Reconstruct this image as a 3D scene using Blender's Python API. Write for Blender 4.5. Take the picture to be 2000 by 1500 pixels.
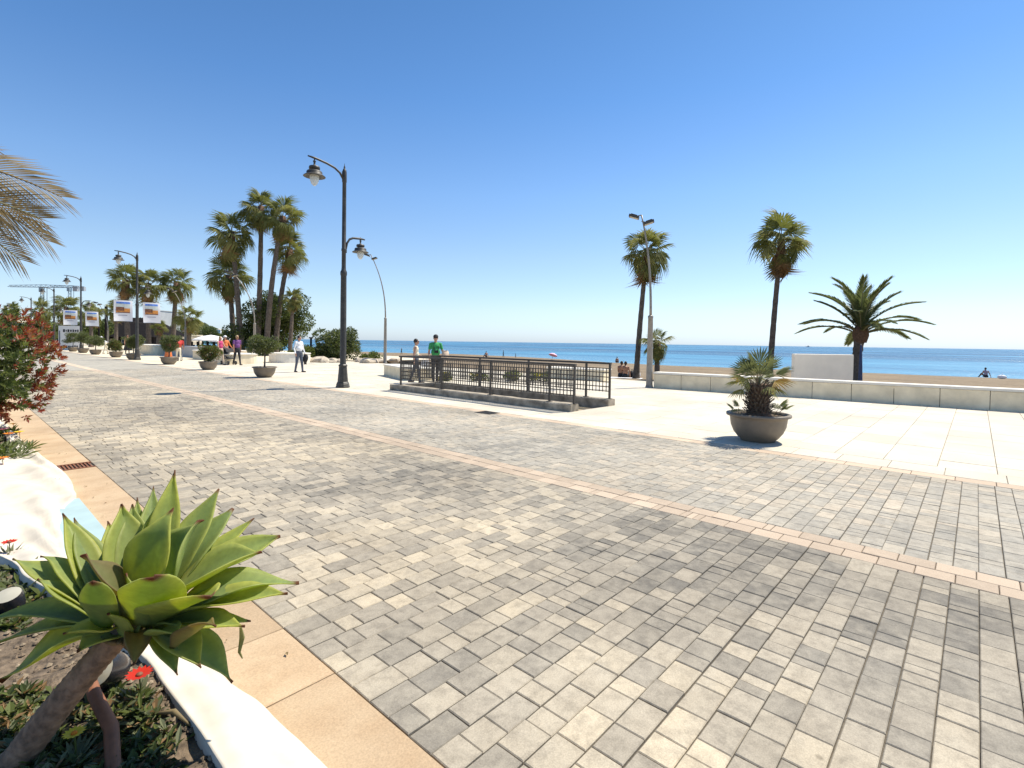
import bpy, bmesh, math, random
import numpy as np
from mathutils import Vector, Matrix, Quaternion, noise
R = math.radians
scene = bpy.context.scene
for o in list(bpy.data.objects): bpy.data.objects.remove(o)
COL = scene.collection

# ------------------------------------------------------------------ camera
FPX, PCX, PCY, CAMH = 1005.0, 1000.0, 688.0, 1.55     # focal length and principal point in pixels of the 2000x1500 photograph
YAW, PITCH, ROLL = R(47.9), R(1.12), R(0.82)
f0 = Vector((math.sin(YAW), math.cos(YAW), 0)); r0 = Vector((math.cos(YAW), -math.sin(YAW), 0)); UP = Vector((0, 0, 1))
FW = f0*math.cos(PITCH) - UP*math.sin(PITCH); u1 = UP*math.cos(PITCH) + f0*math.sin(PITCH)
RT = r0*math.cos(ROLL) + u1*math.sin(ROLL); UV = u1*math.cos(ROLL) - r0*math.sin(ROLL)
CAM = Vector((0, 0, CAMH))
cd = bpy.data.cameras.new('camera'); cam = bpy.data.objects.new('camera', cd); COL.objects.link(cam)
cam.matrix_world = Matrix(((RT.x, UV.x, -FW.x, CAM.x), (RT.y, UV.y, -FW.y, CAM.y), (RT.z, UV.z, -FW.z, CAM.z), (0, 0, 0, 1)))
cd.sensor_width = 36; cd.lens = 36*FPX/2000; cd.shift_y = -(750-PCY)/2000; cd.clip_start = 0.05; cd.clip_end = 60000
scene.camera = cam

# ------------------------------------------------------------------ sky, sun, exposure
SUN_EL, SUN_AZ = 60.2, -18.8                          # azimuth as an angle from +X
sv = Vector((math.cos(R(SUN_EL))*math.cos(R(SUN_AZ)), math.cos(R(SUN_EL))*math.sin(R(SUN_AZ)), math.sin(R(SUN_EL))))
w = bpy.data.worlds.new('World'); scene.world = w; w.use_nodes = True
nt = w.node_tree; bg = nt.nodes['Background']
sk = nt.nodes.new('ShaderNodeTexSky'); sk.sky_type = 'NISHITA'; sk.sun_disc = False
sk.sun_elevation = R(SUN_EL); sk.sun_rotation = R(90-SUN_AZ); sk.air_density = 1.0; sk.dust_density = 0.4; sk.ozone_density = 2.2; sk.altitude = 0
geo = nt.nodes.new('ShaderNodeTexCoord'); sep = nt.nodes.new('ShaderNodeSeparateXYZ'); nt.links.new(geo.outputs['Generated'], sep.inputs[0])
rmp = nt.nodes.new('ShaderNodeValToRGB')              # clear maritime air: the haze near the horizon stays pale blue instead of yellow, all the way round
for i_, (p_, c_) in enumerate(((0.0, (.95, 1.18, 1.75)), (.06, (1.12, 1.2, 1.42)), (.16, (1.12, 1.2, 1.30)), (.27, (.98, 1.2, 1.40)), (.42, (.70, 1.05, 1.34)), (.56, (.58, .94, 1.21)), (1.0, (.52, .88, 1.18)))):
    e_ = rmp.color_ramp.elements[i_] if i_ < 2 else rmp.color_ramp.elements.new(p_)
    e_.position = p_; e_.color = (*(x*.5 for x in c_), 1)
nt.links.new(sep.outputs[2], rmp.inputs[0])
vm = nt.nodes.new('ShaderNodeVectorMath'); vm.operation = 'MULTIPLY'; nt.links.new(sk.outputs[0], vm.inputs[0]); nt.links.new(rmp.outputs[0], vm.inputs[1])
vs_ = nt.nodes.new('ShaderNodeVectorMath'); vs_.operation = 'SCALE'; vs_.inputs['Scale'].default_value = 2.0; nt.links.new(vm.outputs[0], vs_.inputs[0])
nt.links.new(vs_.outputs[0], bg.inputs[0]); bg.inputs[1].default_value = 0.086
sl = bpy.data.lights.new('sun', 'SUN'); sl.energy = 4.6; sl.angle = R(0.5); sl.color = (1, .93, .80)
so = bpy.data.objects.new('sun', sl); COL.objects.link(so); so.rotation_euler = sv.to_track_quat('Z', 'Y').to_euler(); so.location = (0, 0, 40)
scene.view_settings.view_transform = 'Standard'; scene.view_settings.look = 'None'; scene.view_settings.gamma = 1
scene.view_settings.use_curve_mapping = False; scene.view_settings.exposure = 0.55
scene.render.engine = 'CYCLES'; scene.cycles.max_bounces = 6; scene.cycles.transparent_max_bounces = 6

# ------------------------------------------------------------------ pixels to places
def ray(x, y): return FW + RT*((x-PCX)/FPX) - UV*((y-PCY)/FPX)
def pxg(x, y, z=0.0):
    d = ray(x, y); return CAM + d*((z-CAMH)/d.z)
def atX(x, y, X): d = ray(x, y); return CAM + d*(X/d.x)
def depth(P): return (Vector((P[0], P[1], 0))).dot(f0)
def pxd(x, y, dep): d = ray(x, y); return CAM + d*(dep/d.dot(f0))
def proj(P):
    v = Vector(P)-CAM; dd = v.dot(FW)
    if dd < .05: return None
    return (PCX+FPX*v.dot(RT)/dd, PCY-FPX*v.dot(UV)/dd)
def lerp_tab(tab, t):
    if t <= tab[0][0]: return tab[0][1]
    for (a, x), (b, y) in zip(tab, tab[1:]):
        if t <= b:
            s = (t-a)/(b-a); s = s*s*(3-2*s); return x+(y-x)*s
    return tab[-1][1]
SHORE = [(-400, 84), (-60, 80), (12, 74), (33, 71), (77, 82), (92, 84), (106, 64), (150, 58), (260, 52), (500, 46)]
def sandz(x, y):
    xs = lerp_tab(SHORE, y); t = (x-21)/(xs-21)
    if x < 21: return -0.06 - 0.26*max(0, min(1, (x-19.8)/1.2))
    return -0.32 - 1.18*min(t, 1)**1.3 - max(0, t-1)*2.5
def pxsand(x, y):
    z = -0.6
    for _ in range(12): P = pxg(x, y, z); z = .5*z+.5*sandz(P.x, P.y)
    P = pxg(x, y, z); return P

# ------------------------------------------------------------------ materials
MATS = {}
def new_mat(name):
    m = bpy.data.materials.new(name); m.use_nodes = True; MATS[name] = m
    return m, m.node_tree, m.node_tree.nodes['Principled BSDF']
def N(nt, t, **kw):
    n = nt.nodes.new(t)
    for k, v in kw.items(): setattr(n, k, v)
    return n
def noise_node(nt, scale, detail=3, rough=.55, coord='Object', stretch=None):
    tc = N(nt, 'ShaderNodeTexCoord'); nn = N(nt, 'ShaderNodeTexNoise'); nn.inputs['Scale'].default_value = scale
    nn.inputs['Detail'].default_value = detail; nn.inputs['Roughness'].default_value = rough
    src = tc.outputs[coord]
    if coord == 'World': pass
    if stretch:
        mp = N(nt, 'ShaderNodeMapping'); mp.inputs['Scale'].default_value = stretch; nt.links.new(src, mp.inputs[0]); src = mp.outputs[0]
    nt.links.new(src, nn.inputs['Vector']); return nn
def ramp(nt, fac, stops):
    r = N(nt, 'ShaderNodeValToRGB'); e = r.color_ramp.elements
    e[0].position, e[0].color = stops[0][0], (*stops[0][1], 1); e[1].position, e[1].color = stops[1][0], (*stops[1][1], 1)
    for p, c in stops[2:]:
        x = e.new(p); x.color = (*c, 1)
    nt.links.new(fac, r.inputs[0]); return r.outputs[0]
def mixc(nt, fac, a, b, mode='MIX'):
    m = N(nt, 'ShaderNodeMix', data_type='RGBA', blend_type=mode)
    for i, x in ((0, fac), (6, a), (7, b)):
        if isinstance(x, (int, float)): m.inputs[i].default_value = x
        elif isinstance(x, tuple): m.inputs[i].default_value = (*x, 1)
        else: nt.links.new(x, m.inputs[i])
    return m.outputs[2]
def bump(nt, p, h, strength, dist=.01):
    b = N(nt, 'ShaderNodeBump'); b.inputs['Strength'].default_value = strength; b.inputs['Distance'].default_value = dist
    nt.links.new(h, b.inputs['Height']); nt.links.new(b.outputs[0], p.inputs['Normal'])
def sc(c, k): return tuple(max(0, min(1, x*k)) for x in c)
def plain(name, col, rough=.6, var=.25, scale=6, bstr=.15, bd=.01, metal=0, spec=.5, detail=4):
    m, nt, p = new_mat(name); p.inputs['Roughness'].default_value = rough; p.inputs['Metallic'].default_value = metal
    p.inputs['Specular IOR Level'].default_value = spec
    n = noise_node(nt, scale, detail); c = ramp(nt, n.outputs[0], [(.3, sc(col, 1-var)), (.7, sc(col, 1+var))])
    nt.links.new(c, p.inputs['Base Color'])
    if bstr: bump(nt, p, n.outputs[0], bstr, bd)
    return m
def leafm(name, col, col2, rough=.5, trans=.35, scale=3, spec=.18):
    m, nt, p = new_mat(name); p.inputs['Roughness'].default_value = rough; p.inputs['Specular IOR Level'].default_value = spec
    n = noise_node(nt, scale, 3); c = ramp(nt, n.outputs[0], [(.3, col), (.7, col2)])
    nt.links.new(c, p.inputs['Base Color'])
    tr = N(nt, 'ShaderNodeBsdfTranslucent'); hs = N(nt, 'ShaderNodeHueSaturation'); hs.inputs['Saturation'].default_value = 1.15; hs.inputs['Value'].default_value = 1.5
    nt.links.new(c, hs.inputs['Color']); nt.links.new(hs.outputs[0], tr.inputs[0])
    mx = N(nt, 'ShaderNodeMixShader'); mx.inputs[0].default_value = trans
    nt.links.new(p.outputs[0], mx.inputs[1]); nt.links.new(tr.outputs[0], mx.inputs[2])
    nt.links.new(mx.outputs[0], nt.nodes['Material Output'].inputs[0]); return m
def attr_mat(name, rough=.85, mot=.35, scale=9, fine=160, warm=(.62, .55, .42), bstr=.25, spots=False):
    """colour of each piece comes from its own 'col' attribute, mottled like cast concrete"""
    m, nt, p = new_mat(name); p.inputs['Roughness'].default_value = rough; p.inputs['Specular IOR Level'].default_value = .3
    at = N(nt, 'ShaderNodeAttribute'); at.attribute_name = 'col'
    n1 = noise_node(nt, scale, 4, .6, 'Object'); n2 = noise_node(nt, fine, 2, .6, 'Object'); n3 = noise_node(nt, .55, 3, .55, 'Object')
    f1 = N(nt, 'ShaderNodeMapRange'); f1.inputs[1].default_value = .42; f1.inputs[2].default_value = .75; f1.inputs[4].default_value = mot
    nt.links.new(n1.outputs[0], f1.inputs[0])
    c = mixc(nt, f1.outputs[0], at.outputs['Color'], warm)
    g = ramp(nt, n2.outputs[0], [(.25, (.72, .72, .72)), (.75, (1.0, 1.0, 1.0))]); c = mixc(nt, 1.0, c, g, 'MULTIPLY')
    g3 = ramp(nt, n3.outputs[0], [(.3, (.80, .79, .78)), (.65, (1.0, 1.0, 1.0))]); c = mixc(nt, 1.0, c, g3, 'MULTIPLY')
    n4 = noise_node(nt, 2.3, 5, .7, 'Object'); st = ramp(nt, n4.outputs[0], [(.66, (1, 1, 1)), (.76, (.62, .60, .57))]); c = mixc(nt, 1.0, c, st, 'MULTIPLY')
    if spots:
        n8 = noise_node(nt, 13, 5, .7, 'Object'); cl8 = ramp(nt, n8.outputs[0], [(.32, (.74, .73, .72)), (.56, (1.03, 1.02, 1.0))]); c = mixc(nt, 1.0, c, cl8, 'MULTIPLY')
        tc = N(nt, 'ShaderNodeTexCoord'); vo = N(nt, 'ShaderNodeTexVoronoi'); vo.inputs['Scale'].default_value = 2.6; nt.links.new(tc.outputs['Object'], vo.inputs['Vector'])
        sp = ramp(nt, vo.outputs['Distance'], [(.03, (.55, .54, .53)), (.05, (1, 1, 1))]); c = mixc(nt, .8, c, sp, 'MULTIPLY')
        n6 = noise_node(nt, 1.1, 6, .75, 'Object', (1, .35, 1)); dk = ramp(nt, n6.outputs[0], [(.55, (1, 1, 1)), (.72, (.74, .72, .70))]); c = mixc(nt, 1.0, c, dk, 'MULTIPLY')
    nt.links.new(c, p.inputs['Base Color']); bump(nt, p, n2.outputs[0], bstr, .003); return m

M_paver = attr_mat('paver_concrete', .85, .5, 7, 150, (.56, .50, .395), .3, True); M_slab = attr_mat('plaza_stone', .8, .35, 2.5, 90, (.70, .60, .45), .1)
M_tan = attr_mat('tan_sandstone', .85, .55, 3.2, 120, (.44, .28, .15), .25)
M_pink = attr_mat('pink_brick', .85, .35, 12, 150, (.72, .58, .43), .2)
M_bed = plain('joint_sand', (.13, .112, .09), .95, .3, 30)
M_dark = plain('lamp_paint', (.050, .046, .040), .5, .35, 6, .05, .004, 0, .5)
M_rail = plain('rail_paint', (.062, .052, .042), .5, .3, 14, .1, .004)
M_galv = plain('galvanised_mast', (.30, .265, .22), .5, .2, 5, .05, .004, .3)
M_white = plain('white_plaster', (.76, .71, .61), .85, .07, 5, .3, .012)
M_wall = plain('cream_stone', (.80, .69, .49), .85, .15, 2.6, .15, .01)
M_curb = plain('curb_concrete', (.34, .29, .22), .95, .45, 5, .4, .015)
M_bowl = plain('planter_plastic', (.19, .155, .115), .55, .18, 4, .06, .005)
M_soil = plain('bed_soil', (.15, .11, .072), .98, .6, 22, .9, .03)
M_trunk = plain('palm_trunk', (.115, .09, .07), .95, .4, 7, .7, .03)
M_fiber = plain('palm_fibre', (.13, .075, .045), .95, .5, 18, .8, .03)
M_bark = plain('tree_bark', (.12, .095, .07), .95, .35, 9, .6, .02)
M_agstem = plain('agave_stem', (.25, .155, .095), .95, .45, 30, .8, .012)
M_fan = leafm('fan_leaf', (.105, .120, .034), (.20, .205, .068), .55, .36)
M_fan2 = leafm('fan_leaf_light', (.15, .16, .055), (.27, .26, .10), .55, .36)
M_dead = leafm('dead_frond', (.19, .11, .05), (.31, .20, .10), .8, .25)
M_date = leafm('date_leaf', (.085, .105, .045), (.17, .19, .08), .45, .32)
M_tanfr = leafm('dry_frond', (.17, .125, .065), (.30, .23, .12), .6, .25)
M_cham = leafm('dwarf_fan_leaf', (.09, .115, .055), (.19, .20, .09), .5, .28)
M_ochre = leafm('ochre_fan_leaf', (.30, .19, .05), (.42, .28, .10), .6, .3)
M_pet = plain('petiole', (.22, .20, .10), .6, .2, 5, 0)
M_leafd = leafm('dark_leaf', (.035, .052, .016), (.085, .105, .034), .42, .28)
M_leafm = leafm('mid_leaf', (.075, .10, .028), (.15, .175, .05), .45, .32)
M_leafl = leafm('light_leaf', (.11, .14, .035), (.19, .21, .06), .5, .35)
M_grey_leaf = leafm('grey_green_leaf', (.12, .135, .07), (.22, .23, .13), .55, .28)
M_red = leafm('red_leaf', (.18, .035, .030), (.28, .075, .05), .4, .3)
M_rust = leafm('rust_leaf', (.20, .07, .035), (.28, .12, .06), .4, .3)
M_skin = plain('skin', (.50, .28, .19), .55, .08, 8, 0)
M_tansk = plain('tanned_skin', (.36, .17, .09), .55, .08, 8, 0)
M_hair = plain('dark_hair', (.025, .018, .014), .6, .2, 30, .1)
M_blond = plain('fair_hair', (.42, .30, .15), .6, .2, 30, .1)
M_black = plain('black_cloth', (.02, .02, .024), .8, .2, 20, .05)
M_jean = plain('grey_blue_denim', (.085, .10, .135), .85, .2, 16, .1)
M_shirtw = plain('white_cotton', (.80, .79, .80), .85, .05, 10, .1)
M_cream = plain('cream_cloth', (.72, .66, .50), .85, .1, 12, .1)
M_green = plain('green_cotton', (.05, .33, .10), .85, .15, 12, .1)
M_purple = plain('purple_cotton', (.16, .055, .20), .85, .15, 12, .1)
M_orange = plain('orange_cotton', (.62, .17, .05), .85, .1, 12, .1)
M_pinkc = plain('magenta_cotton', (.50, .05, .16), .85, .15, 12, .1)
M_redc = plain('red_cotton', (.55, .05, .04), .85, .15, 12, .1)
M_beige = plain('beige_cloth', (.58, .45, .33), .85, .1, 12, .1)
M_shoe = plain('dark_shoe', (.06, .035, .03), .6, .2, 10, 0)
M_glassy = plain('dark_lens', (.01, .01, .012), .12, .1, 10, 0)
M_rock = plain('pale_rock', (.50, .42, .32), .95, .3, 3, .6, .05)
M_roof = plain('dark_roof', (.016, .014, .014), .95, .25, 3, .2, spec=.1)
M_bwhite = plain('white_render', (.72, .71, .68), .85, .06, 1, .05)
M_bgrey = plain('grey_render', (.42, .42, .41), .85, .1, 1, .05)
M_awn = plain('awning_canvas', (.66, .58, .44), .85, .08, 2, .05)
M_glass = plain('window_glass', (.05, .08, .10), .1, .2, 2, 0)
M_turq = plain('turquoise_screen', (.10, .33, .40), .5, .15, 3, 0)
M_crane = plain('hazed_crane_steel', (.30, .37, .40), .6, .15, 1, 0)  # steel colour lightened so that it carries the haze of distance
M_blue = plain('pale_blue', (.36, .475, .475), .8, .08, 5, .2, .006)  # even pale blue of the flat step beside the kerb
M_hill = None
M_pinkum = plain('pink_canvas', (.85, .50, .66), .8, .08, 5, 0)
M_brush = plain('rusty_pipe', (.22, .085, .04), .7, .3, 14, .2, .005)
M_egg = plain('black_plastic', (.02, .02, .025), .22, .2, 8, 0)
M_lensw = plain('pale_lens', (.45, .42, .33), .2, .1, 8, 0)
M_petr = leafm('red_petal', (.45, .02, .012), (.62, .05, .02), .5, .2)
M_peto = leafm('orange_petal', (.75, .20, .02), (.85, .32, .04), .5, .2)
M_petp = leafm('pink_petal', (.75, .25, .38), (.85, .45, .52), .5, .2)
M_pety = leafm('yellow_petal', (.78, .55, .03), (.85, .65, .08), .5, .2)
M_pblue = plain('poster_blue', (.10, .22, .62), .7, .5, 14, 0)
M_psky = plain('poster_sky', (.62, .66, .62), .7, .15, 6, 0)
M_pbrown = plain('poster_brown', (.24, .10, .05), .7, .6, 9, 0)
M_porange = plain('poster_orange', (.78, .30, .07), .7, .35, 8, 0)
M_pgrey = plain('poster_grey', (.30, .26, .34), .7, .2, 8, 0)
M_vinyl = plain('banner_vinyl', (.80, .79, .80), .6, .03, 2, 0)
# glass of the lanterns
m, nt_, p = new_mat('lantern_glass'); p.inputs['Base Color'].default_value = (.80, .83, .80, 1); p.inputs['Roughness'].default_value = .25
p.inputs['Alpha'].default_value = .72; M_lant = m
# sea
m, nt_, p = new_mat('sea_water'); M_sea = m
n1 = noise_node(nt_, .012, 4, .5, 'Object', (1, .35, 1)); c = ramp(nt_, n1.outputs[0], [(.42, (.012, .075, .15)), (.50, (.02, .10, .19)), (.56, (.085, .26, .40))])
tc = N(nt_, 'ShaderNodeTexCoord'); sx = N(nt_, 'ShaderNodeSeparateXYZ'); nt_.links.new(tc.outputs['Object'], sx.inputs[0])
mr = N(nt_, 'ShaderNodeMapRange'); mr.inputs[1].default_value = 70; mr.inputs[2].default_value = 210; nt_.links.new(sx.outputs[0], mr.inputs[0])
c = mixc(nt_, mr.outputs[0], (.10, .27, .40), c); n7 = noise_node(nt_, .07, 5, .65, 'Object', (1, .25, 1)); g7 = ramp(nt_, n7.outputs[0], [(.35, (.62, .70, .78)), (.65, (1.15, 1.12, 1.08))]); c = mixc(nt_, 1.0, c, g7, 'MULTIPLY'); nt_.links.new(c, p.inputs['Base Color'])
rr = N(nt_, 'ShaderNodeMapRange'); rr.inputs[1].default_value = .4; rr.inputs[2].default_value = .65; rr.inputs[3].default_value = .22; rr.inputs[4].default_value = .45
nt_.links.new(n1.outputs[0], rr.inputs[0]); nt_.links.new(rr.outputs[0], p.inputs['Roughness']); p.inputs['Specular IOR Level'].default_value = .22
n2 = noise_node(nt_, .9, 4, .6, 'Object', (1, .45, 1)); bump(nt_, p, n2.outputs[0], .9, .6)
# sand
m, nt_, p = new_mat('beach_sand'); M_sand = m; p.inputs['Roughness'].default_value = .95
n1 = noise_node(nt_, .25, 5, .6); n2 = noise_node(nt_, 3.5, 4, .6); c = ramp(nt_, n1.outputs[0], [(.3, (.20, .145, .085)), (.7, (.29, .215, .13))])
g = ramp(nt_, n2.outputs[0], [(.3, (.75, .75, .75)), (.7, (1.1, 1.1, 1.1))]); c = mixc(nt_, 1.0, c, g, 'MULTIPLY')
nt_.links.new(c, p.inputs['Base Color']); bump(nt_, p, n2.outputs[0], .9, .15)
# distant paving and plaza: joints too small to build
def far_brick(name, c1, c2, mortar, w, h, ms, seed=0):
    m, nt, p = new_mat(name); p.inputs['Roughness'].default_value = .85
    tc = N(nt, 'ShaderNodeTexCoord'); b = N(nt, 'ShaderNodeTexBrick'); nt.links.new(tc.outputs['Object'], b.inputs[0])
    b.inputs['Color1'].default_value = (*c1, 1); b.inputs['Color2'].default_value = (*c2, 1); b.inputs['Mortar'].default_value = (*mortar, 1)
    b.inputs['Scale'].default_value = 1; b.inputs['Brick Width'].default_value = w; b.inputs['Row Height'].default_value = h; b.inputs['Mortar Size'].default_value = ms
    n = noise_node(nt, .6, 5, .65); g = ramp(nt, n.outputs[0], [(.3, (.78, .77, .75)), (.7, (1.08, 1.07, 1.05))])
    c = mixc(nt, 1.0, b.outputs['Color'], g, 'MULTIPLY'); nt.links.new(c, p.inputs['Base Color']); return m
M_farpave = far_brick('far_paving', (.355, .328, .275), (.47, .435, .36), (.27, .25, .21), .19, .139, .004)
M_farplaza = far_brick('far_plaza', (.74, .63, .46), (.78, .68, .51), (.56, .48, .36), .9, .58, .006)
M_land = plain('dry_ground', (.30, .24, .15), .95, .3, .6, .3, .05)

# ------------------------------------------------------------------ mesh builder
class MB:
    def __init__(s): s.v = []; s.f = []; s.m = []
    def add(s, vs, fs, mi=0):
        b = len(s.v); s.v += [tuple(x) for x in vs]; s.f += [tuple(i+b for i in f) for f in fs]; s.m += [mi]*len(fs); return s
    def box(s, c, d, rz=0, mi=0, M=None):
        x, y, z = d[0]/2, d[1]/2, d[2]/2
        vs = [Vector((a*x, b*y, e*z)) for e in (-1, 1) for a, b in ((-1, -1), (1, -1), (1, 1), (-1, 1))]
        Q = M if M else Matrix.Rotation(rz, 3, 'Z'); vs = [Q @ v + Vector(c) for v in vs]
        return s.add(vs, [(3, 2, 1, 0), (4, 5, 6, 7), (0, 1, 5, 4), (1, 2, 6, 5), (2, 3, 7, 6), (3, 0, 4, 7)], mi)
    def bar(s, a, b, w, h=None, mi=0):
        a = Vector(a); b = Vector(b); d = b-a; q = d.to_track_quat('Z', 'Y').to_matrix(); return s.box((a+b)/2, (w, h or w, d.length), M=q, mi=mi)
    def tube(s, path, rad, n=8, mi=0, cap=True, phase=0):
        P = [Vector(p) for p in path]; rings = []; ref = None
        for i, p in enumerate(P):
            t = (P[min(i+1, len(P)-1)]-P[max(i-1, 0)]).normalized()
            if ref is None: ref = t.orthogonal().normalized() if abs(t.z) < .99 else Vector((1, 0, 0))
            ref = (ref - t*ref.dot(t)).normalized(); bi = t.cross(ref)
            r = rad[i] if isinstance(rad, (list, tuple)) else rad
            rings.append([p+(ref*math.cos(2*math.pi*k/n+phase)+bi*math.sin(2*math.pi*k/n+phase))*r for k in range(n)])
        vs = [v for r in rings for v in r]; fs = []
        for i in range(len(P)-1):
            for k in range(n): fs.append((i*n+k, i*n+(k+1) % n, (i+1)*n+(k+1) % n, (i+1)*n+k))
        if cap: fs.append(tuple(range(n-1, -1, -1))); fs.append(tuple((len(P)-1)*n+k for k in range(n)))
        return s.add(vs, fs, mi)
    def lathe(s, prof, n=20, c=(0, 0, 0), mi=0, phase=0):
        c = Vector(c); vs = []; fs = []
        for r, z in prof:
            for k in range(n):
                a = 2*math.pi*k/n+phase; vs.append(c+Vector((r*math.cos(a), r*math.sin(a), z)))
        for i in range(len(prof)-1):
            for k in range(n): fs.append((i*n+k, i*n+(k+1) % n, (i+1)*n+(k+1) % n, (i+1)*n+k))
        return s.add(vs, fs, mi)
    def ball(s, c, r, n=8, mi=0, M=None):
        r = (r, r, r) if isinstance(r, (int, float)) else r; vs = []; fs = []; m = n//2+1
        for i in range(m):
            th = math.pi*i/(m-1)
            for k in range(n):
                a = 2*math.pi*k/n; v = Vector((r[0]*math.sin(th)*math.cos(a), r[1]*math.sin(th)*math.sin(a), r[2]*math.cos(th)))
                vs.append((M @ v if M else v)+Vector(c))
        for i in range(m-1):
            for k in range(n): fs.append((i*n+k, (i+1)*n+k, (i+1)*n+(k+1) % n, i*n+(k+1) % n))
        return s.add(vs, fs, mi)
    def mesh(s, name, mats, smooth=False):
        me = bpy.data.meshes.new(name); me.from_pydata(s.v, [], s.f); me.update()
        for m in (mats if isinstance(mats, (list, tuple)) else [mats]): me.materials.append(m)
        if any(s.m): me.polygons.foreach_set('material_index', s.m)
        if smooth: me.polygons.foreach_set('use_smooth', [True]*len(me.polygons))
        return me
    def build(s, name, mats, parent=None, smooth=False, loc=(0, 0, 0), rz=0):
        return link(name, s.mesh(name, mats, smooth), parent, loc, rz)
def link(name, data, parent=None, loc=(0, 0, 0), rz=0):
    o = bpy.data.objects.new(name, data); COL.objects.link(o); o.location = loc
    if rz: o.rotation_euler.z = rz
    if parent: o.parent = parent
    return o
def thing(name, label, cat, loc=(0, 0, 0), rz=0, group=None):
    o = bpy.data.objects.new(name, None); COL.objects.link(o); o.location = loc; o.rotation_euler.z = rz; o.empty_display_size = .2
    return tag(o, label, cat, group)
def tag(o, label, cat, group=None):
    o['label'] = label; o['category'] = cat
    if group: o['group'] = group
    return o
def struct(o, label=None):
    o['kind'] = 'structure'
    if label: o['label'] = label
    return o
def copy_tree(o, parent=None):
    c = o.copy(); COL.objects.link(c); c.parent = parent
    for ch in list(o.children): copy_tree(ch, c)
    return c
rnd = random.Random(11)
def U(a, b): return rnd.uniform(a, b)

# ------------------------------------------------------------------ the setting: land, beach, sea
struct(MB().add([(-4000, -4000, -.07), (19.8, -4000, -.07), (19.8, 6000, -.07), (-4000, 6000, -.07)], [(0, 1, 2, 3)]).build('ground', M_land))
mb = MB(); ys = [-400, -200, -100, -60] + [-50+2.5*i for i in range(70)] + [130, 140, 155, 175, 200, 240, 300, 400, 600]; NX = 60
for y in ys:
    xs = lerp_tab(SHORE, y)
    for i in range(NX+1):
        x = 19.79+(xs+14-19.79)*(i/NX)**1.25; n = noise.noise((x*.22, y*.22, 3))*.10+noise.noise((x*.8, y*.8, 9))*.12
        k = max(0, min(1, (x-20.5)/3))*max(.15, min(1, (xs-x)/8))
        mb.v.append((x, y, sandz(x, y)+n*k))
for j in range(len(ys)-1):
    for i in range(NX): a = j*(NX+1)+i; mb.f.append((a, a+1, a+NX+2, a+NX+1)); mb.m.append(0)
struct(mb.build('beach', M_sand, smooth=True))
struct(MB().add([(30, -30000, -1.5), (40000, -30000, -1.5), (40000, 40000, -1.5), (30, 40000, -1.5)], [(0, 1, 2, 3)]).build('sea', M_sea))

# ------------------------------------------------------------------ paving pieces
XA, XP0, XP1, XB = 1.22, 4.47, 4.82, 7.96            # gutter edge, centre band, plaza border
ROW = .139
def piece(x0, x1, y0, y1, z=0, th=.05, ch=.004, tilt=.0024):
    zz = z+U(-tilt, tilt); t = [zz+U(-tilt, tilt)*.6 for _ in range(4)]
    a = [(x0, y0), (x1, y0), (x1, y1), (x0, y1)]; b = [(x0+ch, y0+ch), (x1-ch, y0+ch), (x1-ch, y1-ch), (x0+ch, y1-ch)]
    vs = [(p[0], p[1], z-th) for p in a]+[(p[0], p[1], t[i]-ch) for i, p in enumerate(a)]+[(p[0], p[1], t[i]) for i, p in enumerate(b)]
    fs = [(8, 9, 10, 11)]+[(4+i, 4+(i+1) % 4, 8+(i+1) % 4, 8+i) for i in range(4)]+[(i, (i+1) % 4, 4+(i+1) % 4, 4+i) for i in range(4)]
    return vs, fs
def lay(pieces, parent, mat, name, rest_name, limit=300):
    """pieces: (x0,x1,y0,y1,z,colour,...); the largest in view become objects, the others one joined part"""
    def size(q):
        c = ((q[0]+q[1])/2, (q[2]+q[3])/2, 0); pr = proj(c)
        if pr is None or not (-20 < pr[0] < 2020 and -20 < pr[1] < 1515): return 0
        d = depth(c); return (q[1]-q[0])*(q[3]-q[2])/d**3
    order = sorted(pieces, key=size, reverse=True); mine = order[:limit]; rest = order[limit:]
    def colour(me, cols, per):
        at = me.color_attributes.new('col', 'FLOAT_COLOR', 'POINT')
        arr = np.repeat(np.array([(*c, 1) for c in cols], dtype=np.float32), per, axis=0); at.data.foreach_set('color', arr.ravel())
    for q in mine:
        vs, fs = piece(*q[:4], z=q[4]); me = bpy.data.meshes.new(name); me.from_pydata(vs, [], fs); me.materials.append(mat); colour(me, [q[5]], 12)
        link(name, me, parent)
    if rest:
        b = MB()
        for q in rest: vs, fs = piece(*q[:4], z=q[4]); b.add(vs, fs)
        me = b.mesh(rest_name, mat); colour(me, [q[5] for q in rest], 12); o = link(rest_name, me, parent); o['kind'] = 'stuff'
def pick(x, y, blue):
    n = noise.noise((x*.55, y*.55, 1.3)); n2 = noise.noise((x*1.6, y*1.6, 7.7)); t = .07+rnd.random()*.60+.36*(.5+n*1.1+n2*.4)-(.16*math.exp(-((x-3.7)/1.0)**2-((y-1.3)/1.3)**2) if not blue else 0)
    pal = [(.225, .218, .200), (.305, .29, .257), (.38, .355, .306), (.455, .42, .352), (.54, .492, .398), (.65, .585, .46)]
    if blue: pal = [(.31, .31, .295), (.38, .377, .352), (.43, .42, .385), (.47, .455, .41), (.52, .49, .425), (.58, .53, .45)]
    i = max(0, min(4.999, t*5.6-.35)); k = int(i); fr = i-k; c = [a+(b-a)*fr for a, b in zip(pal[k], pal[k+1])]
    j = U(.93, 1.07); return (c[0]*j*1.03, c[1]*j*.975, c[2]*j*.90)
YFAR = 30.0
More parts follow.
